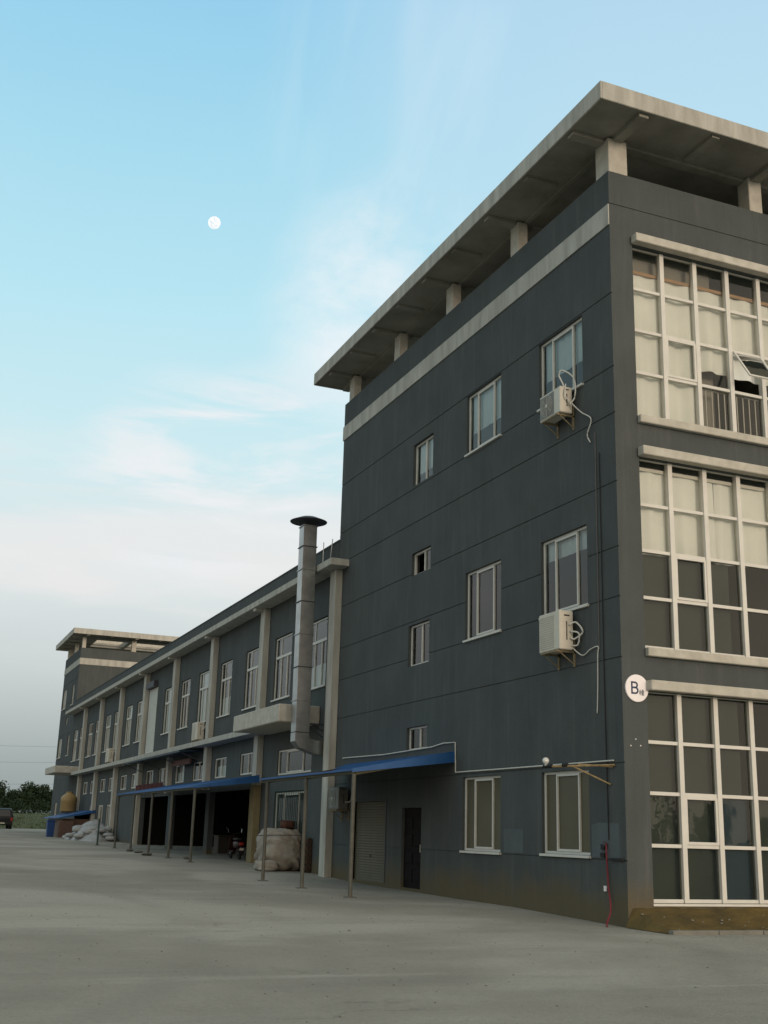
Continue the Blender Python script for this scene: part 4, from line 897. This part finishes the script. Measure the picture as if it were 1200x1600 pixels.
P(MB().box(SX - .15, SX + .15, SY - .28, SY - .1, SZ + .34, SZ + .38).hexa([(SX - .12, SY - .31, SZ + .2), (SX + .12, SY - .31, SZ + .2), (SX + .12, SY - .29, SZ + .2), (SX - .12, SY - .29, SZ + .2), (SX - .12, SY - .26, SZ + .36), (SX + .12, SY - .26, SZ + .36), (SX + .12, SY - .24, SZ + .36), (SX - .12, SY - .24, SZ + .36)]), 'mudguard', 'black', sc)
chrome = mat('mirror_chrome', (0.8, 0.8, 0.8), 0.08, 0.01, 3, metal=1.0)
for s in (-1, 1): P(MB().tube([(SX + s * .26, SY + .78, SZ + 1.03), (SX + s * .30, SY + .80, SZ + 1.2)], 0.008, 5).box(SX + s * .30 - .06, SX + s * .30 + .06, SY + .79, SY + .80, SZ + 1.18, SZ + 1.27), 'mirror', chrome, sc)
# bits of rubble under the long canopy edge
for i, (x, y, lab) in enumerate(((-2.1, 26.6, 'flat dark rubble scrap lying nearest the open bay with the scooter'), (-3.1, 29.3, 'largest dark rubble scrap on the yard beside the second canopy post'), (-3.0, 31.6, 'dark rubble scrap on the yard beside the third canopy post'), (-2.9, 34.0, 'dark rubble scrap farthest along the canopy edge'))):
    a = (0.12, 0.2, 0.17, 0.15)[i]
    q = lumpy('x', (x, y, gz(y) + 0.05), (a, a * 1.2, 0.05), 'x', 30 + i, amp=0.25, nu=18, nv=8, power=.8); tag(q.build('rubble_scrap', 'rubble', off=(x, y, gz(y))), lab, 'rubble', 'rubble scraps along the canopy edge')
# motorcycles/boxes glimpsed in the dark bays
bx_ = thing('parts_box', (1.2, 33.4, gz(33)), 'pale box standing in the gloom of the middle workshop bay', 'box')
P(MB().box(0.9, 1.7, 33.3, 34.1, gz(33) - .05, gz(33) + 0.75), 'carton', mat('brown_card', (0.07, 0.06, 0.05), 0.8), bx_, bevel=0.02); P(MB().box(0.87, 1.73, 33.27, 34.13, gz(33) + .75, gz(33) + .80), 'lid', 'beam', bx_)

# ------------------------------------------------------------------ far yard: sacks, brick shed, tank, blue bin
rr = random.Random(5)
sk_n = 0
HX, HY = -1.1, 55.5
positions = []
for lev, (cnt, rad) in enumerate(((0, 0),)): pass
hp = thing('sack_heap', (HX, HY, gz(HY)), 'white heap of plastic sheet and sacks by the wing wall beside the brick shed', 'sack heap')
rr2 = random.Random(3); vs = []; nU, nV = 56, 30
for j in range(nV + 1):
    for i in range(nU):
        a = 2 * math.pi * i / nU; q = j / nV; wob = 1 + 0.07 * math.sin(3 * a + 1) + 0.05 * math.sin(7 * a + 2)
        x = HX + math.cos(a) * 1.55 * q * wob; y = HY + math.sin(a) * 3.4 * q * wob
        z = gz(y) + 1.18 * (1 - q ** 1.5) + 0.05 * math.sin(x * 5.1 + y * 1.7) + 0.04 * math.sin(y * 4.3 - x * 3) + rr2.uniform(-.03, .03)
        vs.append((min(x, -0.04), y, max(z, gz(y) - 0.02) if q < 1 else gz(y) - 0.03))
P(MB().add(vs, [(j * nU + i, (j + 1) * nU + i, (j + 1) * nU + (i + 1) % nU, j * nU + (i + 1) % nU) for j in range(nV) for i in range(nU)]), 'cover_sheet', 'heap', hp, smooth=True)
for k in range(14):
    a = rr2.uniform(2.4, 5.6); q = rr2.uniform(.55, 1.02); x = HX + math.cos(a) * 1.5 * q; y = HY + math.sin(a) * 3.3 * q
    P(lumpy('x', (min(x, -.5), y, gz(y) + 1.15 * (1 - q ** 1.5) + .08), (0.32, 0.45, 0.13), 'x', k, amp=0.10, nu=14, nv=8, power=.7), 'sack', 'heap', hp, smooth=True)
shd = thing('brick_shed', (-1.0, 66, gz(66)), 'low brown brick shed with blue sheet roof against the wing', 'shed')
P(MB().box(-2.0, -0.01, 62.5, 70, gz(62), 1.98), 'wall', 'brick', shd)
P(MB().hexa([(-2.35, 62.0, 1.98), (-0.01, 62.0, 2.40), (-0.01, 70.4, 2.40), (-2.35, 70.4, 1.98), (-2.35, 62.0, 2.04), (-0.01, 62.0, 2.60), (-0.01, 70.4, 2.60), (-2.35, 70.4, 2.04)]), 'roof', 'bluesheet', shd)
tk = thing('water_tank', (-0.9, 68, 2.5), 'tan plastic water tank with domed top standing on the brick shed', 'water tank')
P(MB().lathe([(0.56, 0.0), (0.58, 0.05), (0.55, 0.28), (0.58, 0.32), (0.55, 0.6), (0.58, 0.64), (0.56, 0.95), (0.50, 1.05), (0.22, 1.28), (0.20, 1.30)], (-0.98, 68, 2.5), 24), 'tank_body', 'tank', tk, smooth=True)
P(MB().lathe([(0.22, 0), (0.22, 0.07)], (-0.98, 68, 3.80), 16), 'lid', 'tank', tk); P(MB().box(-1.5, -0.4, 67.5, 68.5, 2.38, 2.497), 'stand', 'darksteel', tk)
bs_ = thing('brick_stack', (-1.9, 63.5, gz(63)), 'square stack of reddish bricks beside the blue bin', 'brick stack')
bm_ = MB()
for k in range(12):
    for j in range(4): bm_.box(-2.36 + j * 0.235, -2.36 + j * 0.235 + 0.225, 61.6 + (0.02 if k % 2 else 0), 62.3, gz(62) + k * 0.088, gz(62) + k * 0.088 + 0.082)
P(bm_, 'bricks', 'brick', bs_); P(MB().box(-2.40, -1.40, 61.58, 62.34, gz(62) - 0.03, gz(62) - .001), 'pallet', 'beam', bs_)
bb = thing('blue_bin', (-2.6, 63.6, gz(63)), 'tall deep blue plastic bin at the end of the shed', 'bin')
P(MB().hexa([(-2.88, 63.1, gz(63)), (-2.46, 63.1, gz(63)), (-2.46, 63.6, gz(63)), (-2.88, 63.6, gz(63)), (-2.92, 63.05, 1.80), (-2.42, 63.05, 1.80), (-2.42, 63.65, 1.80), (-2.92, 63.65, 1.80)]), 'bin_body', 'barrel', bb, bevel=0.03); P(MB().box(-2.95, -2.39, 63.0, 63.7, 1.803, 1.87), 'lid', 'barrel', bb, bevel=0.02)
# ------------------------------------------------------------------ parked car at the left edge (rear three-quarter)
CX, CY = -3.15, 93.0; CZ = gz(93)
car = thing('parked_car', (CX, CY, CZ), 'dark parked off road car seen from behind at the left edge', 'car')
def carpoly(prof, hw_a, hw_b):   # prof: (y, z) outline; symmetric
    n = len(prof); return MB().add([(CX - hw_a(z), CY + y, CZ + z) for y, z in prof] + [(CX + hw_a(z), CY + y, CZ + z) for y, z in prof], [tuple(range(n)), tuple(range(2 * n - 1, n - 1, -1))] + [(i, n + i, n + (i + 1) % n, (i + 1) % n) for i in range(n)])
pf = [(0, 0.35), (-0.02, 0.9), (0.03, 1.05), (0.22, 1.72), (0.5, 1.82), (2.3, 1.80), (3.0, 1.15), (4.2, 1.02), (4.35, 0.8), (4.35, 0.35)]
P(carpoly(pf[:], lambda z: 0.88 if z < 1.1 else 0.88 - (z - 1.1) * 0.2, None), 'body', 'car', car, bevel=0.05)
gwm = MB().hexa([(CX - .66, CY + 0.02, CZ + 1.10), (CX + .66, CY + 0.02, CZ + 1.10), (CX + .66, CY + .06, CZ + 1.10), (CX - .66, CY + .06, CZ + 1.10), (CX - .60, CY + 0.19, CZ + 1.66), (CX + .60, CY + 0.19, CZ + 1.66), (CX + .60, CY + .22, CZ + 1.66), (CX - .60, CY + .22, CZ + 1.66)])
gwd = bpy.data.materials.new('car_glass'); gwd.use_nodes = True; q_ = gwd.node_tree.nodes['Principled BSDF']; q_.inputs['Base Color'].default_value = (0.02, 0.02, 0.02, 1); q_.inputs['Roughness'].default_value = 0.05; q_.inputs['Specular IOR Level'].default_value = 0.4
P(gwm, 'rear_window', gwd, car)
P(MB().box(CX - .90, CX + .90, CY - .10, CY + .03, CZ + .38, CZ + .60), 'bumper', 'black', car, bevel=0.03)
for s in (-1, 1):
    P(MB().box(CX + s * .78 - .08, CX + s * .78 + .08, CY - .035, CY - .02, CZ + .72, CZ + 1.02), 'tail_light', 'tail', car)
    for y in (0.75, 3.5):
        t1 = P(MB().tube([(CX + s * .68, CY + y, CZ + .35), (CX + s * .91, CY + y, CZ + .35)], 0.35, 20), 'wheel', 'black', car); P(MB().tube([(CX + s * .90, CY + y, CZ + .35), (CX + s * .925, CY + y, CZ + .35)], 0.2, 12), 'rim', 'steel', t1)
P(MB().box(CX - .22, CX + .22, CY - .12, CY - .102, CZ + .45, CZ + .56), 'number_plate', 'acwhite', car)
# ------------------------------------------------------------------ grass bank, trees
gb_ = MB(); vs = []; NX = 60; rows_ = [(100, 0.0), (104, 0.35), (110, 0.9), (116, 1.35), (124, 1.5), (160, 1.6)]
for (y, h_) in rows_:
    for i in range(NX + 1): x = -60 + 120 * i / NX; vs.append((x, y + rnd(-.8, .8), gz(y) + h_ + (rnd(-.07, .07) if h_ else -0.02)))
gb_.add(vs, [(j * (NX + 1) + i, j * (NX + 1) + i + 1, (j + 1) * (NX + 1) + i + 1, (j + 1) * (NX + 1) + i) for j in range(len(rows_) - 1) for i in range(NX)])
tag(gb_.build('grass_bank', 'grass', smooth=True), 'low grassy bank at the end of the yard', None, kind='structure')
tf = MB()
for i in range(5000):
    x = rnd(-14, 12); y = rnd(100.5, 118); 
    hb = 0
    for (ya_, ha), (yb_, hb_) in zip(rows_, rows_[1:]):
        if ya_ <= y <= yb_: hb = ha + (hb_ - ha) * (y - ya_) / (yb_ - ya_)
    z = gz(y) + hb - .05; h_ = rnd(.08, .26); a = rnd(0, 3.14); dx, dy_ = .04 * math.cos(a), .04 * math.sin(a)
    tf.add([(x - dx, y - dy_, z), (x + dx, y + dy_, z), (x + rnd(-.1, .1), y, z + h_)], [(0, 1, 2)])
tag(tf.build('grass', 'grass'), 'rough green and straw grass tufts on the bank', 'grass', kind='stuff')
def tree(x, y, h, wd, label, seed):
    rr = random.Random(seed); z0 = gz(y) + 1.2
    root = thing('broadleaf_tree', (x, y, z0), label, 'tree', 'trees behind the yard')
    t1 = MB().tube([(x, y, z0 - .3), (x + rr.uniform(-.1, .1), y, z0 + h * .35), (x + rr.uniform(-.2, .2), y, z0 + h * .7)], [0.16, 0.12, 0.05], 8)
    for k in range(7):
        a = rr.uniform(0, 6.28); zs = z0 + h * rr.uniform(.2, .5); t1.tube([(x, y, zs), (x + math.cos(a) * wd * .25, y + math.sin(a) * wd * .25, zs + h * .18), (x + math.cos(a) * wd * .4, y + math.sin(a) * wd * .4, zs + h * .3)], [0.06, 0.04, 0.02], 5)
    P(t1, 'trunk', 'bark', root)
    cr_ = MB(); cl = []
    for k in range(34):
        a = rr.uniform(0, 6.28); e = rr.uniform(-0.5, 1.0); rad = rr.uniform(.25, 1) ** .6
        cl.append((x + math.cos(a) * wd * .45 * rad * math.cos(e), y + math.sin(a) * wd * .45 * rad * math.cos(e), z0 + h * .52 + math.sin(e) * h * .40 * rad, rr.uniform(.16, .28) * wd))
    for (cx_, cy_, cz_, R) in cl:
        for _ in range(210):
            d_ = Vector((rr.gauss(0, 1), rr.gauss(0, 1), rr.gauss(0, 1))).normalized() * R * rr.uniform(.5, 1.05); p = Vector((cx_, cy_, cz_)) + d_ * Vector((1, 1, .75)).length / 1.6
            a = Vector((rr.gauss(0, 1), rr.gauss(0, 1), rr.gauss(0, 1))).normalized(); b2 = a.cross(Vector((rr.gauss(0, 1), rr.gauss(0, 1), rr.gauss(0, 1)))).normalized(); s = rr.uniform(.09, .18)
            cr_.add([p - a * s, p + b2 * s * .6, p + a * s, p - b2 * s * .6], [(0, 1, 2, 3)])
    P(cr_, 'crown', 'leaf', root)
TL = [(-4.6, 133, 4.6, 4.6, 'broad dark tree at the left edge of the picture behind the car'), (-0.9, 137, 4.1, 4.2, 'rounded dark tree standing just right of the left edge tree'),
      (1.7, 130, 2.9, 3.4, 'lowest dark tree in the dip of the tree line'), (4.2, 134, 3.9, 4.0, 'dark tree with raised crown right of the dip in the tree line'), (7.0, 131, 3.7, 4.2, 'dark tree beside the far block corner')]
for i, t in enumerate(TL): tree(*t, seed=40 + i)
# wood across the open ground behind the viewer (seen only mirrored in the glass)
wd_ = MB(); rw = random.Random(99)
for k in range(46):
    tx = -75 + k * 3.9 + rw.uniform(-1.5, 1.5); ty = -92 + rw.uniform(-6, 6); th = rw.uniform(3.6, 6.8); tw = th * rw.uniform(.4, .6)
    wd_.tube([(tx, ty, 0), (tx, ty, th * .7)], [0.14, 0.05], 6)
    for c_ in range(12):
        a = rw.uniform(0, 6.28); rr_ = rw.uniform(0, 1) * tw * .6; cx_, cy_, cz_ = tx + math.cos(a) * rr_, ty + math.sin(a) * rr_, th * rw.uniform(.3, .92)
        for _ in range(45):
            p = Vector((cx_ + rw.gauss(0, tw * .16), cy_ + rw.gauss(0, tw * .16), cz_ + rw.gauss(0, tw * .16))); a_ = Vector((rw.gauss(0, 1), rw.gauss(0, 1), rw.gauss(0, 1))).normalized(); b2 = a_.cross(Vector((rw.gauss(0, 1), rw.gauss(0, 1), 1))).normalized(); sz = rw.uniform(.15, .32)
            wd_.add([p - a_ * sz, p + b2 * sz * .6, p + a_ * sz, p - b2 * sz * .6], [(0, 1, 2, 3)])
tag(wd_.build('far_wood', 'leaf'), 'distant dark wood mirrored in the ground floor glass', 'wood', kind='stuff')
# bushes to close the gaps at the foot of the trees
def bush(x, y, wd, h, label, seed):
    rr = random.Random(seed); z0 = gz(y) + 1.35; root = thing('bush', (x, y, z0), label, 'bush', 'bushes below the trees'); f_ = MB()
    for _ in range(1500):
        a = rr.uniform(0, 6.28); e = rr.uniform(0, 1.57); R = rr.uniform(.4, 1); p = Vector((x + math.cos(a) * math.cos(e) * wd * .5 * R, y + math.sin(a) * math.cos(e) * wd * .4 * R, z0 + math.sin(e) * h * R * rr.uniform(.7, 1)))
        a_ = Vector((rr.gauss(0, 1), rr.gauss(0, 1), rr.gauss(0, 1))).normalized(); b2 = a_.cross(Vector((rr.gauss(0, 1), rr.gauss(0, 1), rr.gauss(0, 1)))).normalized(); s = rr.uniform(.06, .13)
        f_.add([p - a_ * s, p + b2 * s * .6, p + a_ * s, p - b2 * s * .6], [(0, 1, 2, 3)])
    P(f_, 'foliage', 'leaf', root); P(MB().tube([(x, y, z0 - .3), (x + .1, y, z0 + h * .5)], 0.04, 6), 'stem', 'bark', root)
for i, (x, y, lb_) in enumerate(((-5.5, 126, 'dark bush at the left edge behind the car'), (-2.0, 127, 'dark bush right of the parked car'), (1.2, 126, 'dark bush above the middle of the grass bank'), (4.0, 127, 'dark bush on the bank right of the middle'), (6.8, 126, 'dark bush nearest the far block corner'))): bush(x, y, 4.4, 1.9, lb_, 70 + i)
# ------------------------------------------------------------------ power wires
for i, (zl, zr_, lb_) in enumerate(((14.4, 13.2, 'highest thin wire crossing the sky left of the far block'), (11.6, 11.0, 'middle thin wire crossing the sky left of the far block'), (8.4, 7.8, 'lowest thin wire just above the trees'))):
    w_ = MB(); pts = []
    for k in range(21): t = k / 20; pts.append((-60 + 90 * t, 165, zl + (zr_ - zl) * t - 2.2 * (1 - (2 * t - 1) ** 2) + 1.0))
    w_.tube(pts, 0.012, 5); tag(w_.build('overhead_wire', 'black', off=(-15, 165, zl)), lb_, 'wire', 'overhead wires across the sky')
# ------------------------------------------------------------------ moon
md_ = Vector((0.198, 0.889, 0.510)); mdir = (mw.to_3x3() @ Vector(((335 - 600) / 1805.07, -(348 - 800) / 1805.07, -1))).normalized()
mp_ = CAM + mdir * 5200; rad = 5200 * 10.3 / 1805.07 * 0.90
pr = [(rad * math.sin(math.pi * k / 24), -rad * math.cos(math.pi * k / 24)) for k in range(1, 24)]
tag(MB().lathe(pr, tuple(mp_), 48).build('moon', 'moon', off=tuple(mp_), smooth=True), 'small bright full moon in the blue sky', 'moon')
